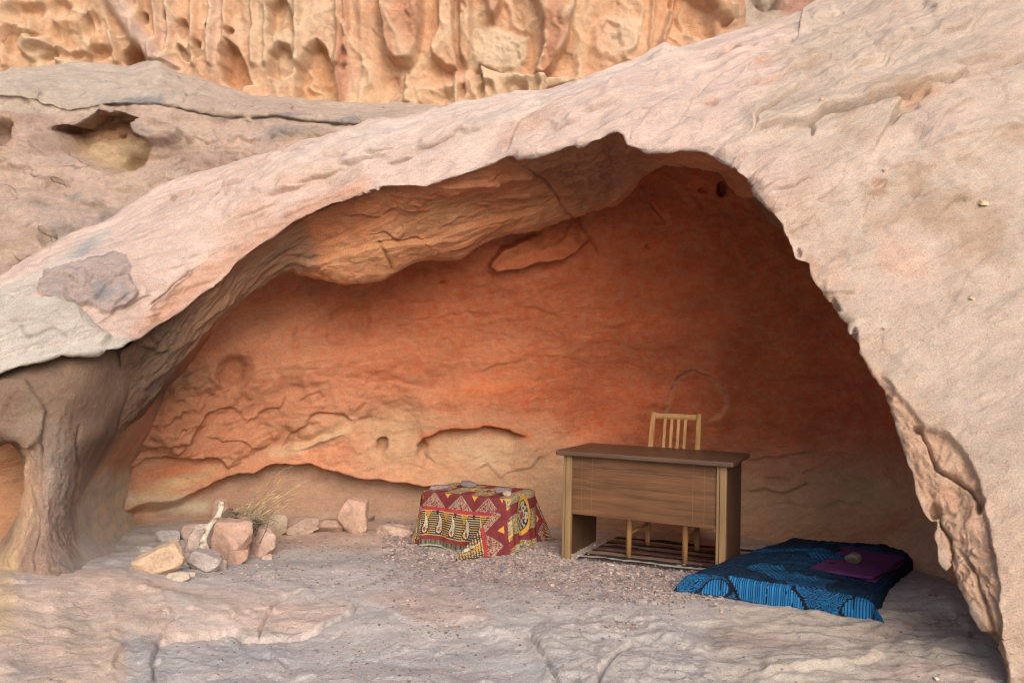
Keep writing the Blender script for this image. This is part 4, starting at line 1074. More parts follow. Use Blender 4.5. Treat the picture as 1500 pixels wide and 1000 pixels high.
def wood_mat(name, dark, light, scale=1.0, axis=0, rough=0.55):
    mt, n, b = new_mat(name)
    N, Lk = n.nodes, n.links
    tc = N.new('ShaderNodeTexCoord'); mp = N.new('ShaderNodeMapping')
    sc = [26, 26, 26]; sc[axis] = 1.6
    mp.inputs['Scale'].default_value = [v * scale for v in sc]
    Lk.new(tc.outputs['Object'], mp.inputs[0])
    t = N.new('ShaderNodeTexNoise'); t.inputs['Scale'].default_value = 1.0; t.inputs['Detail'].default_value = 6; t.inputs['Roughness'].default_value = 0.65; t.inputs['Distortion'].default_value = 0.6
    Lk.new(mp.outputs[0], t.inputs['Vector'])
    mp2 = N.new('ShaderNodeMapping'); s2 = [90, 90, 90]; s2[axis] = 4
    mp2.inputs['Scale'].default_value = s2
    Lk.new(tc.outputs['Object'], mp2.inputs[0])
    t2 = N.new('ShaderNodeTexNoise'); t2.inputs['Scale'].default_value = 1.5; t2.inputs['Detail'].default_value = 4
    Lk.new(mp2.outputs[0], t2.inputs['Vector'])
    t3 = N.new('ShaderNodeTexNoise'); t3.inputs['Scale'].default_value = 3.0; t3.inputs['Detail'].default_value = 4
    Lk.new(tc.outputs['Object'], t3.inputs['Vector'])
    mx = N.new('ShaderNodeMath'); mx.operation = 'MULTIPLY_ADD'
    Lk.new(t.outputs[0], mx.inputs[0]); mx.inputs[1].default_value = 0.62
    m2 = N.new('ShaderNodeMath'); m2.operation = 'MULTIPLY'; Lk.new(t2.outputs[0], m2.inputs[0]); m2.inputs[1].default_value = 0.2
    m3 = N.new('ShaderNodeMath'); m3.operation = 'MULTIPLY_ADD'; Lk.new(t3.outputs[0], m3.inputs[0]); m3.inputs[1].default_value = 0.22; Lk.new(m2.outputs[0], m3.inputs[2])
    Lk.new(m3.outputs[0], mx.inputs[2])
    cr = N.new('ShaderNodeValToRGB')
    cr.color_ramp.elements[0].position = 0.36; cr.color_ramp.elements[0].color = (*dark, 1)
    cr.color_ramp.elements[1].position = 0.66; cr.color_ramp.elements[1].color = (*light, 1)
    Lk.new(mx.outputs[0], cr.inputs[0]); Lk.new(cr.outputs[0], b.inputs['Base Color'])
    b.inputs['Roughness'].default_value = rough; b.inputs['Specular IOR Level'].default_value = 0.3
    bp = N.new('ShaderNodeBump'); bp.inputs['Strength'].default_value = 0.25; bp.inputs['Distance'].default_value = 0.002
    Lk.new(mx.outputs[0], bp.inputs['Height']); Lk.new(bp.outputs[0], b.inputs['Normal'])
    return mt

def cloth_mat(name, rough=0.9, weave=900.0, sheen=0.0):
    mt, n, b = new_mat(name)
    N, Lk = n.nodes, n.links
    at = N.new('ShaderNodeAttribute'); at.attribute_name = 'col'
    tc = N.new('ShaderNodeTexCoord')
    t = N.new('ShaderNodeTexNoise'); t.inputs['Scale'].default_value = 14; t.inputs['Detail'].default_value = 5
    Lk.new(tc.outputs['Object'], t.inputs['Vector'])
    r = N.new('ShaderNodeMapRange'); r.inputs[1].default_value = 0.3; r.inputs[2].default_value = 0.7; r.inputs[3].default_value = 0.82; r.inputs[4].default_value = 1.16
    Lk.new(t.outputs[0], r.inputs[0])
    vm = N.new('ShaderNodeVectorMath'); vm.operation = 'SCALE'
    Lk.new(at.outputs['Color'], vm.inputs[0]); Lk.new(r.outputs[0], vm.inputs['Scale'])
    Lk.new(vm.outputs[0], b.inputs['Base Color'])
    b.inputs['Roughness'].default_value = rough; b.inputs['Specular IOR Level'].default_value = 0.15; b.inputs['Sheen Weight'].default_value = sheen
    t2 = N.new('ShaderNodeTexNoise'); t2.inputs['Scale'].default_value = weave * 0.3; t2.inputs['Detail'].default_value = 2
    Lk.new(tc.outputs['Object'], t2.inputs['Vector'])
    bp = N.new('ShaderNodeBump'); bp.inputs['Strength'].default_value = 0.3; bp.inputs['Distance'].default_value = 0.002
    Lk.new(t2.outputs[0], bp.inputs['Height']); Lk.new(bp.outputs[0], b.inputs['Normal'])
    return mt

def grid_quads(nr, nc):
    i = np.arange(nr * nc).reshape(nr, nc)
    return np.stack([i[:-1, :-1], i[:-1, 1:], i[1:, 1:], i[1:, :-1]], 2).reshape(-1, 4)

# ------------------------------------------------------------------ desk
mat_desk = wood_mat('brown_oak_veneer', (0.062, 0.027, 0.012), (0.175, 0.083, 0.038), axis=0)
mat_side = wood_mat('shaded_oak_side', (0.045, 0.022, 0.012), (0.095, 0.050, 0.028), axis=2)  # oak of the ends, darker than the front: their shade is in the colour
mat_edge = wood_mat('pale_oak_edging', (0.15, 0.088, 0.042), (0.28, 0.18, 0.088), axis=2)
mat_inlay = wood_mat('inlay_line', (0.16, 0.085, 0.042), (0.20, 0.115, 0.06), axis=0)
mat_top = wood_mat('worn_desk_top', (0.055, 0.030, 0.020), (0.125, 0.072, 0.046), axis=0, rough=0.42)
a, b_ = G(823, 816), G(1062, 837)
DA = math.radians(-25)
DW = min(np.linspace(0.8, 1.4, 601), key=lambda L_: abs(proj(a + L_ * np.array([math.cos(DA), math.sin(DA), 0]))[0] - 1062))
desk = empty('desk', (a[0], a[1], -0.004), DA)
tag(desk, 'brown wooden desk with a solid front panel and shade-darkened ends', 'desk')
DD, DH = 0.62, 0.735
boxo('side_panel', mat_side, desk, 0.0, 0.036, 0.03, DD, 0, DH - 0.03, bev=0.003)
boxo('side_panel', mat_side, desk, DW - 0.036, DW, 0.03, DD, 0, DH - 0.03, bev=0.003)
for x0 in (-0.002, DW - 0.060):
    boxo('edge_strip', mat_edge, desk, x0, x0 + 0.018, -0.004, 0.0295, 0, DH - 0.031, bev=0.003)
    boxo('edge_strip', mat_edge, desk, x0 + 0.021, x0 + 0.062, -0.010, 0.0295, 0, DH - 0.031, bev=0.004)
fp = boxo('front_panel', mat_desk, desk, 0.0605, DW - 0.0605, 0.012, 0.032, 0.305, DH - 0.031, bev=0.002)
PW, PZ0, PZ1 = DW - 0.121, 0.305, DH - 0.031
for fx in (0.07, 0.145, 0.845, 0.92):
    x = 0.0605 + fx * PW
    boxo('inlay', mat_inlay, fp, x - 0.0009, x + 0.0009, 0.0112, 0.0125, PZ0 + 0.004, PZ1 - 0.004, bev=0)
for fz in (0.80, 0.60):
    z = PZ0 + fz * (PZ1 - PZ0)
    boxo('inlay', mat_inlay, fp, 0.064, DW - 0.064, 0.0108, 0.0125, z - 0.0009, z + 0.0009, bev=0)
bm = bmesh.new(); box(bm, -0.045, DW + 0.05, -0.055, DD + 0.05, DH - 0.030, DH + 0.004, bev=0.012, seg=4)
bm_obj('desk_top', bm, mat_top, desk, smooth=False)
boxo('back_rail', mat_side, desk, 0.038, DW - 0.038, DD - 0.05, DD - 0.03, DH - 0.13, DH - 0.031, bev=0.002)

# ------------------------------------------------------------------ chair behind the desk
mat_chair = wood_mat('golden_beech', (0.30, 0.145, 0.055), (0.50, 0.285, 0.125), axis=2, rough=0.45)
cl, cr_ = G(923, 818), G(1011, 826)
bl, br = G(952, 804), G(1031, 811)
cA = math.radians(-26)
chair = empty('chair', ((cl[0] + cr_[0]) / 2 - 0.025, (cl[1] + cr_[1]) / 2, 0.006), cA)
tag(chair, 'light wooden slat-back chair pushed in behind the desk', 'chair')
W2, BD = 0.195, 0.40
def leg(x0, y0, x1, y1, z1, r=0.019):
    bm = bmesh.new()
    tube(bm, [(x0, y0, 0), (x0 + (x1 - x0) * .5, y0 + (y1 - y0) * .5, z1 * .5), (x1, y1, z1)], [r * 0.85, r, r * 1.05], 10)
    return bm_obj('leg', bm, mat_chair, chair, True)
leg(-W2, 0, -W2, 0, 0.43, 0.021); leg(W2, 0, W2, 0, 0.43, 0.021)
def post(s):
    bm = bmesh.new(); n = 14
    for k in range(n):
        pass
    pts = []
    for k in range(n + 1):
        t = k / n
        z = t * 0.985
        y = BD + 0.03 * (1 - min(1, z / 0.45)) + (0.085 * max(0, (z - 0.45) / 0.53) ** 1.3)
        pts.append((s * (W2 - 0.012 - 0.012 * (t > 0) * t), y, z))
    prev = None
    for k, (x, y, z) in enumerate(pts):
        ring = [bm.verts.new((x + dx * 0.0165, y + dy * 0.012, z)) for dx, dy in ((-1, -1), (1, -1), (1, 1), (-1, 1))]
        if prev:
            for j in range(4): bm.faces.new((prev[j], prev[(j + 1) % 4], ring[(j + 1) % 4], ring[j]))
        else: bm.faces.new(ring[::-1])
        prev = ring
    bm.faces.new(prev)
    bmesh.ops.bevel(bm, geom=[e for e in bm.edges if abs((e.verts[0].co - e.verts[1].co).normalized().z) > 0.8], offset=0.004, segments=2, affect='EDGES')
    return bm_obj('back_post', bm, mat_chair, chair, True)
post(-1); post(1)
bm = bmesh.new()                                   # top rail with rounded ends
yb = BD + 0.085
n = 16; prev = None
for k in range(n + 1):
    t = -1 + 2 * k / n
    x = t * (W2 - 0.008)
    drop = 0.010 * max(0, (abs(t) - 0.88) / 0.12) ** 2
    ring = [bm.verts.new((x, yb + 0.006 + 0.012 * (1 - t * t) + dy * 0.011, 0.955 + dz * (0.022 - drop))) for dy, dz in ((-1, -1), (1, -1), (1, 1), (-1, 1))]
    if prev:
        for j in range(4): bm.faces.new((prev[j], prev[(j + 1) % 4], ring[(j + 1) % 4], ring[j]))
    else: bm.faces.new(ring[::-1])
    prev = ring
bm.faces.new(prev)
bm_obj('top_rail', bm, mat_chair, chair, True)
for fx in (-0.46, -0.17, 0.12, 0.41):
    bm = bmesh.new()
    x = fx * (W2 - 0.02)
    prev = None
    for k in range(7):
        z = 0.50 + 0.44 * k / 6
        y = BD + 0.085 * max(0, (z - 0.45) / 0.53) ** 1.3 + 0.010
        ring = [bm.verts.new((x + dx * 0.0105, y + dy * 0.006, z)) for dx, dy in ((-1, -1), (1, -1), (1, 1), (-1, 1))]
        if prev:
            for j in range(4): bm.faces.new((prev[j], prev[(j + 1) % 4], ring[(j + 1) % 4], ring[j]))
        else: bm.faces.new(ring[::-1])
        prev = ring
    bm.faces.new(prev)
    bm_obj('slat', bm, mat_chair, chair)
boxo('seat', mat_chair, chair, -W2 - 0.02, W2 + 0.02, -0.03, BD - 0.02, 0.425, 0.455, bev=0.010, seg=3)
for s in (-1, 1):
    bm = bmesh.new(); tube(bm, [(s * W2, 0.01, 0.16), (s * (W2 - 0.012), BD + 0.012, 0.16)], [0.011, 0.011], 8)
    bm_obj('stretcher', bm, mat_chair, chair, True)
boxo('lower_rail', mat_chair, chair, -W2 + 0.03, W2 - 0.03, BD + 0.0, BD + 0.018, 0.49, 0.515, bev=0.003)

# ------------------------------------------------------------------ rug under the desk
mat_cloth = cloth_mat('woven_cloth')
ra, rb = G(846, 818), G(1062, 842)
rv = rb - ra; RL = float(np.hypot(rv[0], rv[1])) + 0.04; RA = math.atan2(rv[1], rv[0])
rug = empty('rug', (ra[0], ra[1], 0.0), RA)
nr, nc = 110, 190
U, Vv = np.meshgrid(np.linspace(0, 1, nc), np.linspace(0, 1, nr))
RD = 0.80
wob = pn(np.stack([U.ravel() * 4, Vv.ravel() * 2, U.ravel() * 0], 1)).reshape(U.shape)
shear = 0.10
x = U * RL + Vv * shear + 0.012 * pn(np.stack([Vv.ravel() * 6, U.ravel() * 3, U.ravel() * 0 + 3], 1)).reshape(U.shape)
y = Vv * RD + 0.018 * wob * (1 - Vv) + 0.01 * np.sin(U * 7)
ca, sa = math.cos(RA), math.sin(RA)
wx, wy = ra[0] + x * ca - y * sa, ra[1] + x * sa + y * ca
zz = np.array([gz(p, q_) for p, q_ in zip(wx[::6, ::6].ravel(), wy[::6, ::6].ravel())])
z = 0.010 + 0.006 * wob + 0.010 * np.maximum(0, pn(np.stack([x.ravel() * 5, y.ravel() * 12, x.ravel() * 0 + 7], 1)).reshape(U.shape))
z = z + np.clip(np.median(zz), -0.02, 0.02)
st = Vv + 0.030 * wob + 0.016 * pn(np.stack([U.ravel() * 12, Vv.ravel() * 30, U.ravel() * 0], 1)).reshape(U.shape)
pal = [(0.0, (.030, .026, .022)), (0.05, (.40, .37, .33)), (0.10, (.028, .024, .022)), (0.19, (.25, .15, .115)), (0.29, (.03, .026, .022)), (0.35, (.21, .105, .08)), (0.43, (.13, .05, .04)), (0.49, (.028, .024, .022)), (0.56, (.27, .18, .13)), (0.66, (.03, .026, .022)),
       (0.74, (.20, .10, .08)), (0.84, (.30, .25, .20)), (0.90, (.03, .026, .022))]
col = np.zeros(U.shape + (3,))
for k, (t0, c) in enumerate(pal): col[st >= t0] = c
loc = np.stack([x, y, z], 2).reshape(-1, 3)
topv = loc.copy(); botv = loc.copy(); botv[:, 2] -= 0.007
ro = grid_mesh('woven_sheet', np.concatenate([topv, botv]), np.concatenate([grid_quads(nr, nc), grid_quads(nr, nc)[:, ::-1] + nr * nc]), mat_cloth, np.concatenate([col.reshape(-1, 3)] * 2), rug)
tag(rug, 'flat woven rug with black, white and rust stripes under the desk', 'rug')
bm = bmesh.new()
for k in range(150):
    t = (k + random.random()) / 150
    j = min(nc - 1, int(t * nc))
    p0 = Vector(loc[j]); 
    tube(bm, [p0 + Vector((0, 0.01, 0)), p0 + Vector((random.uniform(-.01, .01), -0.018, -0.002)), p0 + Vector((random.uniform(-.02, .02), -0.03 - 0.02 * random.random(), -0.008 + random.random() * .006))], [0.0022, 0.0022, 0.0012], 4)
mat_fr, _, bs = new_mat('dark_wool_fringe'); bs.inputs['Base Color'].default_value = (0.075, 0.058, 0.045, 1); bs.inputs['Roughness'].default_value = 0.95
bm_obj('fringe', bm, mat_fr, rug)

# ------------------------------------------------------------------ printed cloth over a low box
def frac(v): return v - np.floor(v)
def cloth_print(a, b, W):
    """a along the cloth, b across it (0 at the front hem, W at the rear hem), metres -> colours of the print"""
    n = a.size
    bb = np.minimum(b, W - b)
    col = np.zeros((n, 3))
    p2 = np.stack([a * 90, b * 90, a * 0], 1)
    spk = pn(p2)
    red, mar, blk = np.array((.28, .036, .042)), np.array((.145, .028, .032)), np.array((.022, .022, .024))
    yel, crm, grn, oli = np.array((.50, .27, .05)), np.array((.45, .40, .28)), np.array((.30, .36, .30)), np.array((.17, .15, .09))
    col[:] = mar
    # hem
    m_ = bb < 0.012; col[m_] = grn
    m_ = (bb >= 0.012) & (bb < 0.05); col[m_] = oli
    m_ &= frac(a / 0.009) < 0.45; m_ &= bb > 0.02; col[m_] = blk
    m_ = (bb >= 0.05) & (bb < 0.083); col[m_] = mar * 1.1
    # black band with tapering yellow and cream dashes
    m_ = (bb >= 0.083) & (bb < 0.262)
    col[m_] = blk
    rp_ = 0.145
    ph = frac(a / rp_)
    dash = frac(bb / 0.0155)
    thick = 0.16 + 0.44 * np.clip(1 - np.abs(ph - 0.5) / 0.46, 0, 1) ** 0.8
    dm = m_ & (np.abs(dash - 0.5) < thick / 2)
    col[dm] = yel * 0.55 + crm * 0.45
    glow = dm & (np.abs(ph - 0.5) < 0.12); col[glow] = yel * 0.9
    # drops (paisley): round foot, curled tail
    u = (frac(a / (rp_ * 0.75)) - 0.5) * rp_ * 0.75; v = bb - 0.125
    def drop(g):
        tt = np.clip(v / 0.115, 0, 1)
        cx = 0.018 * np.sin(tt * 2.6) - 0.0 * tt
        r = np.where(v < 0, 0.021, 0.021 * (1 - tt) ** 0.8)
        dd = np.where(v < 0, np.hypot(u / 0.021, v / 0.026) * 0.021, np.abs(u - cx + 0.018 * tt * 0.9))
        return (dd < r * g + (g - 1) * 0.004) & (v < 0.112) & (v > -0.033)
    col[m_ & drop(1.28)] = blk
    fill = m_ & drop(1.0); col[fill] = crm
    dots = fill & (np.hypot(frac(u / 0.011) - 0.5, frac(v / 0.011) - 0.5) < 0.27); col[dots] = blk
    eye = m_ & (np.hypot(u / 0.0095, v / 0.014) < 1); col[eye] = red
    # red line
    m_ = (bb >= 0.262) & (bb < 0.284); col[m_] = red * 1.05
    # triangles
    m_ = (bb >= 0.284) & (bb < 0.40)
    tp = np.abs(frac(a / 0.215) - 0.5) * 2      # 0 mid, 1 edge
    hgt = (bb - 0.284) / 0.116
    tri = m_ & (tp + hgt * 0.98 < 0.86)
    col[tri] = mar * 0.9 + red * 0.12
    col[tri & (np.abs(spk) > 0.2)] = crm * 0.55 + red * 0.2
    edge_ = m_ & (np.abs(tp + hgt * 0.98 - 0.88) < 0.025); col[edge_] = crm * 0.6
    yt = m_ & (hgt > 0.62) & ((1 - tp) < (hgt - 0.62) * 0.7); col[yt] = yel
    # centre of the cloth
    m_ = bb >= 0.40
    col[m_] = mar * 1.15
    cen = m_ & (bb > 0.425) & (frac(a / 0.215 + 0.25) < 0.62); col[cen] = oli * 0.9
    col[cen & (spk > 0.05)] = crm * 0.75; col[cen & (pn(p2 * 0.6 + 8) > 0.28)] = yel
    xm, ym = (frac(a / 0.43 + 0.55) - 0.5) * 0.43, b - W / 2
    md = np.hypot(xm / 0.12, ym / 0.085); col[m_ & (md < 1.25)] = yel; col[m_ & (md < 0.95)] = blk
    k = m_ & (md < 0.88); col[k] = crm * 0.75; col[k & (pn(p2 * 0.5 + 30) > 0.1)] = blk * 1.5; col[k & (np.hypot(xm / .03, (ym) / .03) < 1)] = red
    return col

CBL, CBD, CBH = 0.66, 0.50, 0.385
cang = math.radians(-24)
cfl = G(618, 796)
cover = empty('draped_cloth', (cfl[0], cfl[1], 0.0), cang)
# perimeter walked front (left to right), front right corner, right end, rear right corner, back, rear left, left end, front left
drop_len = CBH + 0.03
NV = 80
def seg(n, f):
    t = np.linspace(0, 1, n, endpoint=False); return [f(v) for v in t]
per = []   # (x, y on top edge, outward angle, pleat amount, kind)
Wc = CBD + 2 * drop_len
secs = []
rc = 0.02
def add_side(p0, p1, ang, n):
    for t in np.linspace(0, 1, n): secs.append((p0[0] + (p1[0] - p0[0]) * t, p0[1] + (p1[1] - p0[1]) * t, ang, None))
def add_corner(c, a0, a1, n, k):
    for t in np.linspace(0, 1, n + 2)[1:-1]: secs.append((c[0], c[1], a0 + (a1 - a0) * t, (k, t)))
hp = math.pi / 2
add_side((rc, 0), (CBL - rc, 0), -hp, 190); add_corner((CBL - rc, rc), -hp, 0, 90, 0)
add_side((CBL, rc), (CBL, CBD - rc), 0, 130); add_corner((CBL - rc, CBD - rc), 0, hp, 40, 1)
add_side((CBL - rc, CBD), (rc, CBD), hp, 80); add_corner((rc, CBD - rc), hp, 2 * hp, 40, 2)
add_side((0, CBD - rc), (0, rc), 2 * hp, 90); add_corner((rc, rc), 2 * hp, 3 * hp, 60, 3)
secs.append(secs[0])
NP = len(secs)
pos3 = np.zeros((NV, NP, 3)); flat = np.zeros((NV, NP, 2))
for j, (x0, y0, an, ck) in enumerate(secs):
    ox, oy = math.cos(an), math.sin(an)
    # flat pattern direction: straight across the edge for sides, fanned for corners
    lim = drop_len
    if ck is not None:
        lim = min(drop_len / max(abs(ox), 1e-3), drop_len / max(abs(oy), 1e-3), drop_len * 1.38)
    for i in range(NV):
        s_ = i / (NV - 1)
        r = lim * s_
        # roll over the edge, then hang
        bend = 0.03
        if r < bend: h_, o_ = r * 0.25, r * 0.8
        else: h_, o_ = bend * 0.25 + (r - bend) * 0.985, bend * 0.8 + (r - bend) * 0.13
        wav = 0.010 * math.sin(j * 0.085 + 1.0) * s_ + 0.006 * math.sin(j * 0.21) * s_ * s_
        if abs(an) < 1e-6: o_ -= 0.05 * s_ * math.sin(min(1, max(0, (y0 / CBD))) * math.pi); wav *= 2
        px3, py3 = x0 + ox * (o_ + wav), y0 + oy * (o_ + wav)
        zz_ = CBH - h_
        if ck is not None:
            k, t = ck
            # spare cloth of the corner hangs as one fold; at the front right it is laid towards the front
            pk = 1 - abs(2 * t - 1)
            ext = pk * r * {0: 0.80, 1: 0.30, 2: 0.2, 3: 0.10}[k]
            fa = {0: -hp - math.radians(38), 1: math.radians(40), 2: math.radians(130), 3: math.radians(200)}[k]
            baseA = an
            px3 = x0 + math.cos(baseA) * (bend * .8 + max(0, r - bend) * 0.10) + math.cos(fa) * ext
            py3 = y0 + math.sin(baseA) * (bend * .8 + max(0, r - bend) * 0.10) + math.sin(fa) * ext
            hh = min(r * (0.99 - 0.22 * pk * (1 if k == 0 else 0.6)), drop_len * (1.0 - 0.015 * (k == 0)))
            zz_ = CBH - hh
            if k == 0: py3 -= 0.022 * s_ * pk ** 0.5
        zz_ = max(zz_, 0.004)
        pos3[i, j] = (px3, py3, zz_)
        flat[i, j] = (x0 + ox * r, y0 + oy * r)
# sag of the hem
dm = np.linspace(0, 1, NV)[:, None]
pos3[:, :, 2] += dm * 0.012 * np.sin(np.arange(NP) * 0.045)[None, :]
pos3[:, :, 2] = np.maximum(pos3[:, :, 2], 0.006)
cp = cloth_print(flat[:, :, 0].ravel(), flat[:, :, 1].ravel() + drop_len, Wc)
Q = grid_quads(NV, NP)
# the top: a grid within the rim, gently dented
nt_, mt_ = 100, 150
ux, uy = np.meshgrid(np.linspace(-0.001, CBL + 0.001, mt_), np.linspace(-0.001, CBD + 0.001, nt_))
tz = CBH + 0.0015 + 0.004 * pn(np.stack([ux.ravel() * 7, uy.ravel() * 7, ux.ravel() * 0], 1)).reshape(ux.shape) - 0.004
tp_ = np.stack([ux, uy, tz], 2).reshape(-1, 3)
tc_ = cloth_print(ux.ravel(), uy.ravel() + drop_len, Wc)
co = grid_mesh('drape', np.concatenate([pos3.reshape(-1, 3), tp_]), np.concatenate([Q, grid_quads(nt_, mt_) + NV * NP]), mat_cloth, np.concatenate([cp, tc_]), cover)
tag(cover, 'red and black printed cloth draped over a low box beside the desk', 'cloth')
# ------------------------------------------------------------------ mattress in a blue printed cover
def peacock(u, v, blue=1.0):
    """wax print: scrolls and eyes in black on blue, with panels of fine stripes"""
    n = u.size
    bl, dk = np.array((.012, .110, .27)), np.array((.007, .010, .018))
    col = np.tile(bl, (n, 1))
    p = np.stack([u * 5, v * 5, u * 0], 1)
    wx_, wy_ = u + 0.03 * pn(p), v + 0.03 * pn(p + 9)
    # scales with eyes
    cu, cv = frac(wx_ / 0.105 + 0.5 * (np.floor(wy_ / 0.085) % 2)), frac(wy_ / 0.085)
    r = np.hypot((cu - 0.5) * 1.2, cv - 0.5)
    sw = np.sin(r * 46 + 2.5 * np.arctan2(cv - .5, cu - .5))
    col[sw > 0.12] = dk
    col[(r < 0.17)] = bl * 1.15; col[(r < 0.115)] = dk
    # striped fields
    f = pn(np.stack([u * 2.6 + 3.3, v * 2.2, u * 0 + 4], 1))
    sm_ = f > 0.17
    ss = np.sin(u * 2 * math.pi / 0.019 + 0.6 * pn(p))
    col[sm_] = bl * 1.35; col[sm_ & (ss > 0.35)] = dk
    bd = np.abs(f - 0.17) < 0.022; col[bd] = dk
    return col * blue
fl, fr, br_, bl_ = G(1010, 866, 0.0), G(1275, 908, 0.0), G(1346, 803, 0.10), G(1158, 788, 0.11)
e1 = fr - fl; e1[2] = 0; ML = np.linalg.norm(e1); e1 /= ML
e2 = np.array([-e1[1], e1[0], 0])
MDp = float((br_ - fr) @ e2)
def loc_(p): return np.array([(p - fl) @ e1, (p - fl) @ e2])
c00, c10, c11, c01 = loc_(fl), loc_(fr), loc_(br_), loc_(bl_)
mat_obj = empty('mattress', (fl[0], fl[1], 0.0), math.atan2(e1[1], e1[0]))
tag(mat_obj, 'low mattress in a blue and black printed cover on the floor', 'mattress')
MT = 0.105
nu, nv = 240, 300
u1 = np.linspace(-0.15 / ML, 1 + 0.15 / ML, nu); v1 = np.linspace(-0.15 / MDp, 1 + 0.15 / MDp, nv)
UU, VV = np.meshgrid(u1, v1)
cu_, cv_ = np.clip(UU, 0, 1), np.clip(VV, 0, 1)
ex, ey = (UU - cu_) * ML, (VV - cv_) * MDp
over = np.hypot(ex, ey)
cx_ = (1 - cu_) * (1 - cv_) * c00[0] + cu_ * (1 - cv_) * c10[0] + cu_ * cv_ * c11[0] + (1 - cu_) * cv_ * c01[0]
cy_ = (1 - cu_) * (1 - cv_) * c00[1] + cu_ * (1 - cv_) * c10[1] + cu_ * cv_ * c11[1] + (1 - cu_) * cv_ * c01[1]
X3 = cx_ + np.sign(ex) * np.minimum(np.abs(ex), 1) * 0.22
Y3 = cy_ + np.sign(ey) * np.abs(ey) * 0.24
drp = np.clip(np.maximum(np.abs(ex), np.abs(ey)) / 0.145, 0, 1)
corner = np.minimum(np.abs(ex), np.abs(ey)) / 0.145
X3 += np.sign(ex) * 0.32 * np.minimum(np.abs(ex), np.abs(ey)); Y3 += np.sign(ey) * 0.32 * np.minimum(np.abs(ex), np.abs(ey))
pp = np.stack([UU.ravel() * ML * 3, VV.ravel() * MDp * 3, UU.ravel() * 0], 1)
wr = pn(pp * np.array([0.9, 2.2, 1])).reshape(UU.shape)
wr2 = ridge(pp * np.array([0.7, 1.6, 1]) + 5, 2).reshape(UU.shape)
mid = np.exp(-(((cu_ - 0.42) / 0.32) ** 2 + ((cv_ - 0.45) / 0.4) ** 2))
wr3 = ridge(pp * np.array([3.2, 2.6, 1]) + 25, 3).reshape(UU.shape)
Z3 = MT * (1 - drp ** 1.6) + (0.012 * wr + 0.006 * wr3 + mid * (0.032 * wr2 + 0.012)) * (1 - drp) + 0.004
rim_ = np.clip(1 - np.minimum(np.minimum(cu_, 1 - cu_) * ML, np.minimum(cv_, 1 - cv_) * MDp) / 0.06, 0, 1)
Z3 -= 0.020 * rim_ ** 2 * (over < 1e-9)
Z3 -= 0.020 * (over >= 1e-9) * (1 - drp)
Z3 += drp * 0.004 * (1 + np.sin(UU * 9) * np.cos(VV * 7))
hem = drp >= 1
um, vm_ = UU.ravel() * ML, VV.ravel() * MDp
mcol = peacock(um * 1.25, vm_ * 1.25)
bl_c, dk_c = np.array((.014, .135, .33)), np.array((.006, .009, .016))
front = (VV.ravel() < 0.015)
# striped field in the middle of the hanging front
fw = UU.ravel() + 0.9 * VV.ravel()
sf = front & (fw > 0.22) & (fw < 0.60)
mcol[sf] = bl_c * 1.2; mcol[sf & (np.sin(um * 2 * math.pi / 0.0125 + 0.5 * pn(np.stack([um * 9, vm_ * 9, um * 0], 1))) > 0.2)] = dk_c
mcol[front & ((np.abs(fw - 0.22) < 0.012) | (np.abs(fw - 0.60) < 0.012))] = dk_c
# the top: dark ground, blue only in hatched patches
hat = np.sin((um * 0.8 + vm_ * 1.0) * 2 * math.pi / 0.024 + 1.5 * pn(np.stack([um * 4, vm_ * 4, um * 0], 1)))
pa = pn(np.stack([um * 2.7 + 0.7, vm_ * 2.9, um * 0 + 2], 1)) + 0.35 * mid.ravel()
tm = ~front
mcol[tm] *= 0.16
mcol[tm] += np.array((.004, .010, .022))
ptc = tm & (pa > 0.34); mcol[ptc] = bl_c * 0.6; mcol[ptc & (hat > 0.1)] = dk_c * 1.3
mcol[tm & (np.abs(pa - 0.34) < 0.02)] = dk_c
side_ = tm & ((UU.ravel() > 1.0) | (UU.ravel() < 0.0)); mcol[side_] *= 0.8
Pm = np.stack([X3, Y3, Z3], 2).reshape(-1, 3)
qd = grid_quads(nv, nu)
cvr = grid_mesh('cover', Pm, qd, mat_cloth, mcol, mat_obj)
boxo('foam_core', mat_fr, mat_obj, c01[0] + 0.05, min(c10[0], c11[0]) - 0.08, 0.06, MDp - 0.12, 0.006, 0.06, bev=0.01)

# folded purple blanket
bc = G(1262, 830, MT)
pur = empty('folded_blanket', (0, 0, 0))
pur.location = (bc[0], bc[1], MT - 0.004)
pur.rotation_euler = (0, 0, math.atan2(e1[1], e1[0]) + 0.12)
mat_pur, _nt, _b = new_mat('purple_wool')
_b.inputs['Base Color'].default_value = (0.105, 0.032, 0.108, 1); _b.inputs['Roughness'].default_value = 0.95; _b.inputs['Specular IOR Level'].default_value = 0.1
_t = _nt.nodes.new('ShaderNodeTexNoise'); _t.inputs['Scale'].default_value = 60; _bp = _nt.nodes.new('ShaderNodeBump'); _bp.inputs['Strength'].default_value = 0.35; _bp.inputs['Distance'].default_value = 0.004
_nt.links.new(_t.outputs[0], _bp.inputs['Height']); _nt.links.new(_bp.outputs[0], _b.inputs['Normal'])
bq = [G(*c, MT + 0.015) for c in ((1186, 838), (1281, 852), (1326, 820), (1236, 804))]
pur.location = (bq[0][0], bq[0][1], MT + 0.006); pur.rotation_euler = (0, 0, 0)
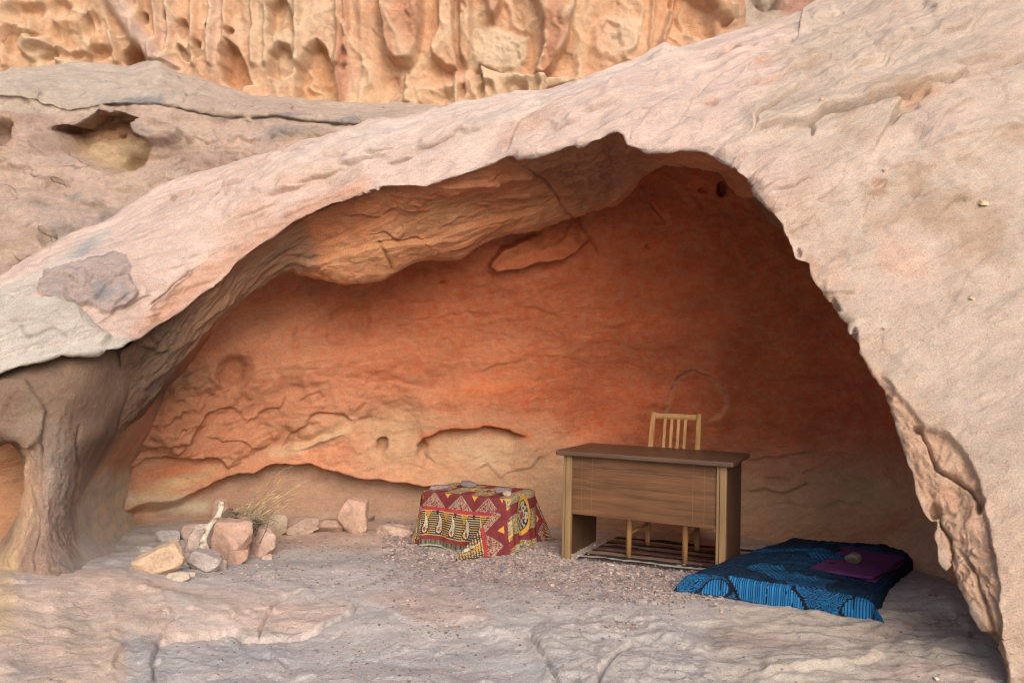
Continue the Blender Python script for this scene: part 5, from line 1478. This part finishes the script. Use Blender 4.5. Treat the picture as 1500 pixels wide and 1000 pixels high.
for k, z0 in enumerate((0.0, 0.010, 0.020)):
    n1, n2 = 60, 60
    a_, b2 = np.meshgrid(np.linspace(-1, 1, n1), np.linspace(-1, 1, n2))
    fa_, fb_ = (a_ + 1) / 2, (b2 + 1) / 2
    rim2 = np.maximum(np.abs(a_), np.abs(b2))
    th = 0.010 * np.sqrt(np.clip(1 - np.maximum(0, (rim2 - 0.93) / 0.07) ** 2, 0, 1))
    wv = 0.007 * pn(np.stack([a_.ravel() * 1.6, b2.ravel() * 1.6, a_.ravel() * 0 + k * .2], 1)).reshape(a_.shape)
    in_ = (0.0, 0.02, -0.01)[k]
    fa2, fb2 = fa_ * (1 - 2 * in_) + in_, fb_ * (1 - 2 * in_) + in_
    xy = [((1 - fa2) * (1 - fb2) * bq[0][i] + fa2 * (1 - fb2) * bq[1][i] + fa2 * fb2 * bq[2][i] + (1 - fa2) * fb2 * bq[3][i]) - bq[0][i] for i in (0, 1)]
    xx, yy = xy[0] + 0.008 * np.sin(b2 * 4 + k), xy[1] + 0.008 * np.sin(a_ * 5 + k)
    up_ = np.stack([xx, yy, z0 + 0.003 + th + wv], 2).reshape(-1, 3); dn = np.stack([xx, yy, z0 + 0.003 - 0.2 * th + wv], 2).reshape(-1, 3)
    grid_mesh('blanket_layer', np.concatenate([up_, dn]), np.concatenate([grid_quads(n2, n1), grid_quads(n2, n1)[:, ::-1] + n1 * n2]), mat_pur, None, pur)
tag(pur, 'purple blanket folded on the blue mattress', 'blanket')

# ------------------------------------------------------------------ stones
def stone_mesh(name, size, seed, planes=14, sub=4, rough_=0.06, tilt=0.0, keep=0.72):
    """a broken block: a ball cut by flat faces, then chipped"""
    r = np.random.default_rng(seed)
    bm = bmesh.new(); bmesh.ops.create_icosphere(bm, subdivisions=sub, radius=1.0)
    co = np.array([v.co[:] for v in bm.verts])
    dirs = r.normal(size=(planes, 3)); dirs /= np.linalg.norm(dirs, axis=1)[:, None]
    dirs = np.concatenate([dirs, [[0, 0, 1], [0, 0, -1], [0.2, -1, 0.1], [-1, 0.1, 0.2], [1, 0.2, 0]]])
    off = r.uniform(keep - 0.22, keep + 0.22, len(dirs))
    d = co @ dirs.T
    k = np.min(np.where(d > 0.05, off[None, :] / np.maximum(d, 1e-3), 9), axis=1)
    co = co * np.minimum(1.0, k)[:, None]
    co += (co / np.linalg.norm(co, axis=1)[:, None]) * (rough_ * fbm(co * 2.6 + seed, 3) + rough_ * 0.45 * fbm(co * 9 + seed, 2))[:, None]
    co /= np.abs(co).max(0)
    co *= np.array(size) / 2
    co[:, 2] -= co[:, 2].min()
    for v, c in zip(bm.verts, co): v.co = c
    me = bpy.data.meshes.new(name); bm.to_mesh(me); bm.free()
    for p in me.polygons: p.use_smooth = True
    try: me.set_sharp_from_angle(angle=math.radians(32))
    except Exception: pass
    return me, co

stone_mats = {}
def stone_mat(c):
    if c in stone_mats: return stone_mats[c]
    mt = rock_mat('stone_%d' % len(stone_mats), scale=3.0, bump=0.6, dist=0.006, grain=0.2, speck=0.35)
    n = mt.node_tree
    at = [k for k in n.nodes if k.type == 'ATTRIBUTE'][0]
    rgb = n.nodes.new('ShaderNodeRGB'); rgb.outputs[0].default_value = (*c, 1)
    for l in list(at.outputs['Color'].links):
        n.links.new(rgb.outputs[0], l.to_socket)
    n.nodes.remove(at)
    stone_mats[c] = mt
    return mt

def stone(px, py, wpx, hpx, depth, c, label, rot=0.0, seed=1, z=None, tilt=(0, 0), planes=9, keep=0.72, name='stone', group=None, dz=-0.012, rough_=0.06):
    """a stone whose foot stands at photo point (px, py)"""
    g = G(px, py, 0.0 if z is None else z)
    if z is None:
        zz_ = gz(g[0], g[1])
        g = G(px, py, zz_)
    else: zz_ = z
    dist = (g - _C) @ _F
    w, h = 1.12 * wpx * dist / FPX, 1.12 * hpx * dist / FPX
    me, _co = stone_mesh(name, (w, depth, h), seed, planes, 4, rough_, keep=keep)
    me.materials.append(stone_mat(c))
    o = bpy.data.objects.new(name, me); COL.objects.link(o)
    o.location = (g[0], g[1] + depth * 0.45, zz_ + dz)
    o.rotation_euler = (math.radians(tilt[0]), math.radians(tilt[1]), math.radians(rot))
    tag(o, label, 'stone', group)
    return o
GP = 'stones piled by the cave wall'
T1, T2_, T3, T4 = (0.50, 0.355, 0.25), (0.43, 0.28, 0.22), (0.40, 0.34, 0.315), (0.33, 0.30, 0.295)
stone(226, 847, 76, 46, 0.19, T1, 'tan split stone with a sharp rim, leftmost of the large ones', 20, 3, tilt=(0, -24), planes=7, group=GP)
stone(251, 852, 42, 16, 0.10, (0.46, 0.38, 0.31), 'small pale flat stone in front of the tan split stone', 10, 5, tilt=(0, -8), planes=7, group=GP)
stone(288, 839, 60, 32, 0.18, T3, 'flat grey stone under the foot of the white branch', -8, 8, planes=9, group=GP)
stone(245, 794, 38, 20, 0.14, T4, 'dark grey flat stone behind the tan split stone', 0, 12, group=GP, planes=8)
stone(285, 814, 46, 46, 0.20, (0.42, 0.33, 0.29), 'grey brown block left of the white branch', 10, 14, group=GP, planes=8)
stone(331, 823, 60, 62, 0.24, T2_, 'largest reddish block, behind the white branch', 15, 17, group=GP, planes=8, keep=0.7)
stone(369, 815, 46, 46, 0.16, (0.50, 0.34, 0.29), 'pink wedge stone leaning right of the reddish block', -15, 21, tilt=(0, 25), group=GP, planes=7)
stone(346, 827, 29, 21, 0.09, (0.46, 0.29, 0.22), 'small rust chip at the foot of the reddish block', 5, 25, group=GP, planes=7)
stone(313, 775, 24, 42, 0.10, (0.38, 0.25, 0.20), 'upright thin brown slab behind the top of the branch', 0, 29, tilt=(0, 12), group=GP, planes=7, z=0.02)
stone(333, 772, 20, 26, 0.10, (0.16, 0.11, 0.09), 'dark brown stone half hidden by the dry twigs', 0, 30, group=GP, planes=7, z=0.05)
stone(401, 786, 30, 30, 0.12, (0.42, 0.33, 0.245), 'buff rounded stone at the right edge of the dry twigs', 0, 33, group=GP)
stone(439, 785, 58, 30, 0.22, (0.40, 0.29, 0.235), 'low brown flat-topped stone between buff and upright stones', -5, 37, planes=7, group=GP)
stone(484, 781, 38, 20, 0.14, (0.37, 0.25, 0.20), 'low rounded stone just left of the upright boulder', 0, 41, group=GP)
stone(512, 783, 46, 48, 0.20, (0.47, 0.31, 0.24), 'upright rounded reddish boulder standing alone by the wall', 12, 45, tilt=(0, 10), planes=12, keep=0.8, group=GP)
stone(536, 764, 22, 14, 0.10, (0.34, 0.24, 0.20), 'small stone tucked behind the upright boulder', 0, 49, group=GP)
stone(573, 785, 56, 17, 0.22, (0.47, 0.34, 0.28), 'low flat pink slab left of the draped cloth', 0, 52, planes=8, group=GP, dz=-0.02)

for a_ in [(264, 828, 24, 17, 0.09, (0.48, 0.38, 0.32), 'fist-sized pale stone wedged behind the small flat one', 0, 91), (303, 800, 34, 26, 0.14, (0.40, 0.29, 0.24), 'brown block hidden behind the middle of the white branch', 20, 92),
           (208, 812, 26, 14, 0.10, (0.38, 0.33, 0.31), 'low grey stone just behind the left end of the tan one', 5, 93), (372, 786, 34, 20, 0.12, (0.36, 0.27, 0.22), 'brown stone in the shade under the dry twigs', 0, 94),
           (276, 790, 30, 22, 0.12, (0.42, 0.31, 0.26), 'pinkish brown stone at the back of the pile', 0, 95), (390, 820, 18, 10, 0.06, (0.46, 0.33, 0.27), 'small pink chip to the right of the pink wedge stone', 0, 96),
           (196, 842, 20, 14, 0.07, (0.44, 0.33, 0.27), 'small angular brown stone at the far left foot of the tan one', 15, 97), (278, 845, 15, 9, 0.05, (0.58, 0.50, 0.43), 'thumb-sized whitish chip in front of the flat grey stone', 0, 98),
           (318, 834, 22, 15, 0.08, (0.45, 0.34, 0.29), 'small pink-grey stone between flat grey stone and reddish block', -10, 99)]:
    stone(*a_[:8], seed=a_[8], group=GP, planes=8)

# stones weighing down the cloth and the blanket
cm = Matrix.Translation(Vector((cfl[0], cfl[1], 0))) @ Matrix.Rotation(cang, 4, 'Z')
def on_cloth(x, y, s, c, label, seed, rot=0):
    me, _c = stone_mesh('stone', s, seed, 8, 4, 0.02); me.materials.append(stone_mat(c))
    o = bpy.data.objects.new('stone', me); COL.objects.link(o)
    p = cm @ Vector((x, y, CBH - 0.004)); o.location = p; o.rotation_euler = (0, 0, cang + rot)
    tag(o, label, 'stone', 'stones weighing down the cloths')
on_cloth(0.10, 0.08, (0.17, 0.12, 0.045), (0.27, 0.19, 0.18), 'flat mauve slab on the left front of the draped cloth', 61, 0.1)
on_cloth(0.20, 0.33, (0.13, 0.10, 0.055), (0.17, 0.135, 0.135), 'dark grey slab on the back edge of the draped cloth', 64, 0.3)
on_cloth(0.55, 0.20, (0.11, 0.09, 0.045), (0.23, 0.185, 0.185), 'grey purple stone on the right end of the draped cloth', 67, -0.2)
on_cloth(0.61, 0.13, (0.075, 0.06, 0.04), (0.38, 0.265, 0.21), 'small pinkish stone beside the grey one on the cloth', 70, 0.5)
sg = G(1252, 827, MT + 0.035)
me, _c = stone_mesh('stone', (0.115, 0.09, 0.075), 75, 8, 4, 0.02, keep=0.8); me.materials.append(stone_mat((0.20, 0.16, 0.135)))
so = bpy.data.objects.new('stone', me); COL.objects.link(so); so.location = (sg[0], sg[1] + 0.02, MT + 0.038); so.rotation_euler = (0, 0, 0.5)
tag(so, 'single grey brown stone on the purple blanket', 'stone', 'stones weighing down the cloths')

# ------------------------------------------------------------------ white branch and dry brushwood
mat_br, ntb, bb_ = new_mat('peeled_white_wood')
_tc = ntb.nodes.new('ShaderNodeTexCoord'); _n = ntb.nodes.new('ShaderNodeTexNoise'); _n.inputs['Scale'].default_value = 28; _n.inputs['Detail'].default_value = 4
_cr = ntb.nodes.new('ShaderNodeValToRGB'); _cr.color_ramp.elements[0].position = 0.36; _cr.color_ramp.elements[0].color = (0.22, 0.14, 0.075, 1); _cr.color_ramp.elements[1].position = 0.56; _cr.color_ramp.elements[1].color = (0.50, 0.47, 0.39, 1)
ntb.links.new(_tc.outputs['Object'], _n.inputs['Vector']); ntb.links.new(_n.outputs[0], _cr.inputs[0]); ntb.links.new(_cr.outputs[0], bb_.inputs['Base Color']); bb_.inputs['Roughness'].default_value = 0.8
D1 = 5.22
bp_ = [(303, 817, 4.86), (300, 806, 4.88), (297, 796, 4.9), (300, 786, 4.93), (304, 776, 4.97), (311, 766, 5.02), (319, 758, 5.08), (323, 748, 5.12), (325, 736, 5.16)]
pts = [P(*p) for p in bp_]
rad = [0.024, 0.032, 0.025, 0.019, 0.019, 0.018, 0.025, 0.019, 0.025]
fine_p, fine_r = [], []
for k in range(len(pts) - 1):
    for t in (0, .33, .66):
        fine_p.append(pts[k] * (1 - t) + pts[k + 1] * t); fine_r.append(rad[k] * (1 - t) + rad[k + 1] * t + random.uniform(-.002, .002))
fine_p.append(pts[-1]); fine_r.append(rad[-1])
bm = bmesh.new(); tube(bm, fine_p, fine_r, 12, 0.16)
branch = empty('branch', (0, 0, 0))
bm_obj('limb', bm, mat_br, branch, True)
bm = bmesh.new(); tube(bm, [P(316, 761, 5.04), P(306, 768, 5.0), P(298, 773, 4.98), P(290, 774, 4.97)], [0.012, 0.010, 0.008, 0.004], 8, 0.2)
bm_obj('side_twig', bm, mat_br, branch, True)
tag(branch, 'thick crooked white branch standing against the stone pile', 'branch')
mat_tw, ntw, bt = new_mat('dry_straw_twigs')
_n = ntw.nodes.new('ShaderNodeTexNoise'); _n.inputs['Scale'].default_value = 18; _tc = ntw.nodes.new('ShaderNodeTexCoord'); ntw.links.new(_tc.outputs['Object'], _n.inputs['Vector'])
_cr = ntw.nodes.new('ShaderNodeValToRGB'); _cr.color_ramp.elements[0].position = 0.35; _cr.color_ramp.elements[0].color = (0.20, 0.15, 0.09, 1); _cr.color_ramp.elements[1].position = 0.62; _cr.color_ramp.elements[1].color = (0.58, 0.44, 0.24, 1)
ntw.links.new(_n.outputs[0], _cr.inputs[0]); ntw.links.new(_cr.outputs[0], bt.inputs['Base Color']); bt.inputs['Roughness'].default_value = 0.9
brush = empty('dry_brushwood', (0, 0, 0))
def twig(p0, p1, bow, r0, name='twig', bm=None, n=8):
    a_, b2 = P(*p0), P(*p1)
    own = bm is None
    if own: bm = bmesh.new()
    ps, rs = [], []
    for k in range(n + 1):
        t = k / n
        q_ = a_ * (1 - t) + b2 * t + np.array([0, 0, 1.0]) * bow * math.sin(t * math.pi) + rng.normal(size=3) * 0.004
        ps.append(q_); rs.append(r0 * (1 - 0.75 * t))
    tube(bm, ps, [v * 1.5 for v in rs], 5, 0.1)
    if own: bm_obj(name, bm, mat_tw, brush, True)
for _k in range(14):
    _a = random.uniform(-0.95, -0.15); _l = random.uniform(45, 105); _x, _y = random.uniform(345, 372), random.uniform(756, 774)
    twig((_x, _y, 5.25), (_x + math.cos(_a) * _l, _y + math.sin(_a) * _l, random.uniform(5.15, 5.5)), random.uniform(-.01, .05), random.uniform(.0016, .0026))
for p0, p1, bow, r in [((356, 758, 5.3), (388, 712, 5.35), 0.03, .0040), ((388, 712, 5.35), (428, 681, 5.4), 0.01, .0028), ((352, 762, 5.25), (456, 702, 5.3), 0.03, .0032), ((360, 765, 5.25), (448, 706, 5.35), 0.01, .003), ((365, 770, 5.2), (436, 725, 5.3), 0.02, .003),
                       ((360, 768, 5.2), (437, 732, 5.2), -0.01, .0026), ((350, 760, 5.3), (440, 712, 5.4), 0.05, .0026), ((372, 772, 5.2), (405, 744, 5.2), 0.02, .0028), ((380, 775, 5.2), (415, 752, 5.2), 0.0, .0026), ((345, 750, 5.3), (375, 735, 5.4), 0.02, .006)]:
    twig(p0, p1, bow, r)
bm = bmesh.new()
for k in range(260):                                # the tangled heart of the bundle, too fine to count
    cx, cy = random.gauss(365, 15), random.gauss(768, 9)
    an = random.gauss(-0.5, 0.6); ln = random.uniform(14, 46)
    dd = random.uniform(5.1, 5.45)
    twig((cx - math.cos(an) * ln / 2, min(795, cy - math.sin(an) * ln / 2), dd), (cx + math.cos(an) * ln / 2, min(795, cy + math.sin(an) * ln / 2), dd + random.uniform(-.1, .1)), random.uniform(-.015, .03), random.uniform(.0012, .0032), bm=bm, n=4)
mat_tg = mat_tw.copy(); mat_tg.name = 'grey_dead_twigs'
_r = [k for k in mat_tg.node_tree.nodes if k.type == 'VALTORGB'][0].color_ramp; _r.elements[0].color = (0.10, 0.08, 0.055, 1); _r.elements[1].color = (0.34, 0.28, 0.19, 1)
tg = bm_obj('twig_tangle', bm, mat_tg, brush, True); tg['kind'] = 'stuff'
tag(brush, 'bundle of dry straw-coloured twigs behind the stone pile', 'brushwood')

# ------------------------------------------------------------------ gravel and chips
def scatter(name, spots, cmat, label, seed):
    r = np.random.default_rng(seed)
    base = []
    for k in range(6):
        bm = bmesh.new(); bmesh.ops.create_icosphere(bm, subdivisions=1, radius=1.0)
        c = np.array([v.co[:] for v in bm.verts]); f = np.array([[v.index for v in p.verts] for p in bm.faces]); bm.free()
        c *= (1 + r.uniform(-.3, .3, (len(c), 1))); base.append((c, f))
    Vs, Fs, Cs = [], [], []
    nb = 0
    for (x, y, s, c) in spots:
        cc, ff = base[r.integers(6)]
        an = r.uniform(0, 6.28); ca_, sa_ = math.cos(an), math.sin(an)
        sc = np.array([s * r.uniform(.7, 1.5), s * r.uniform(.6, 1.1), s * r.uniform(.35, .7)])
        q_ = cc * sc; q_ = np.stack([q_[:, 0] * ca_ - q_[:, 1] * sa_, q_[:, 0] * sa_ + q_[:, 1] * ca_, q_[:, 2]], 1)
        Vs.append(q_ + np.array([x, y, gz(x, y) + sc[2] * 0.45])); Fs.append(ff + nb); nb += len(cc); Cs.append(np.tile(np.array(c) * r.uniform(.7, 1.25), (len(cc), 1)))
    Vs, Fs, Cs = np.concatenate(Vs), np.concatenate(Fs), np.concatenate(Cs)
    me = bpy.data.meshes.new(name); me.from_pydata(Vs.tolist(), [], Fs.tolist())
    at = me.color_attributes.new('col', 'FLOAT_COLOR', 'POINT'); c4 = np.ones((len(Vs), 4), np.float32); c4[:, :3] = np.clip(Cs, 0, .9); at.data.foreach_set('color', c4.ravel())
    me.materials.append(cmat)
    o = bpy.data.objects.new(name, me); COL.objects.link(o)
    tag(o, label, None, None, 'stuff')
r = np.random.default_rng(5)
sp = []
gc = [(.38, .28, .25), (.46, .35, .31), (.30, .22, .21), (.52, .42, .37), (.27, .235, .25)]
def put(n, pxr, pyr, smin, smax, wt=None):
    k = 0
    while k < n:
        x, y = r.uniform(*pxr), r.uniform(*pyr)
        if wt and r.random() > wt(x, y): continue
        g = G(x, y)
        k += 1
        s = smin + (smax - smin) * r.random() ** 2.5
        sp.append((g[0], g[1], s, gc[r.integers(5)]))
def w1(x, y):
    c = 790 + (x - 600) * 0.11
    return math.exp(-((y - c - 12) / 26) ** 2)
put(5200, (560, 1060), (765, 900), .005, .017, w1)
put(1300, (240, 640), (785, 860), .003, .011)
put(900, (560, 1000), (840, 900), .003, .010)
put(420, (500, 1000), (870, 1010), .003, .009)
put(260, (240, 700), (930, 1010), .003, .008)
put(160, (840, 1010), (858, 885), .006, .014); put(60, (880, 940), (910, 925), .006, .013); put(70, (600, 680), (905, 925), .004, .010)
put(240, (1000, 1440), (890, 1000), .003, .008); put(70, (1290, 1400), (830, 900), .003, .008)
put(120, (1020, 1130), (795, 835), .004, .012)
sp += [(*G(x, y)[:2], s, (.62, .56, .48)) for x, y, s in [(640, 910, .012), (655, 911, .014), (648, 912, .01), (480, 958, .008), (203, 804, .012), (540, 980, .006), (600, 972, .005), (722, 950, .007), (1372, 990, .012), (275, 840, .016), (270, 844, .012)]]
scatter('gravel', sp, mat_ground, 'small reddish grey gravel scattered over the cave floor', 11)

# pale nodules standing out of the right-hand slab
for x, y, d_n, w_, seed in [(1437, 296, None, 15, 1), (1425, 433, None, 8, 2), (1199, 160, None, 7, 3), (1293, 253, None, 6, 4), (1295, 480, None, 5, 6)]:
    q2 = (A.px0 - x) ** 2 + (A.py0 - y) ** 2
    q2 = np.where(A.vis, np.nan_to_num(q2, nan=1e9), 1e9)
    c = A.V[int(np.argmin(q2))]
    w = w_ * np.linalg.norm(c - _C) / FPX
    me, _c = stone_mesh('nodule', (w, w * 0.8, w * 0.45), 80 + seed, 6, 3, 0.03)
    me.materials.append(stone_mat((0.62, 0.47, 0.32)))
    o = bpy.data.objects.new('nodule', me); COL.objects.link(o); o.parent = arch
    o.location = c - np.array([0, w * 0.1, w * 0.18]); o.rotation_euler = (0.5, 0, 0.1)
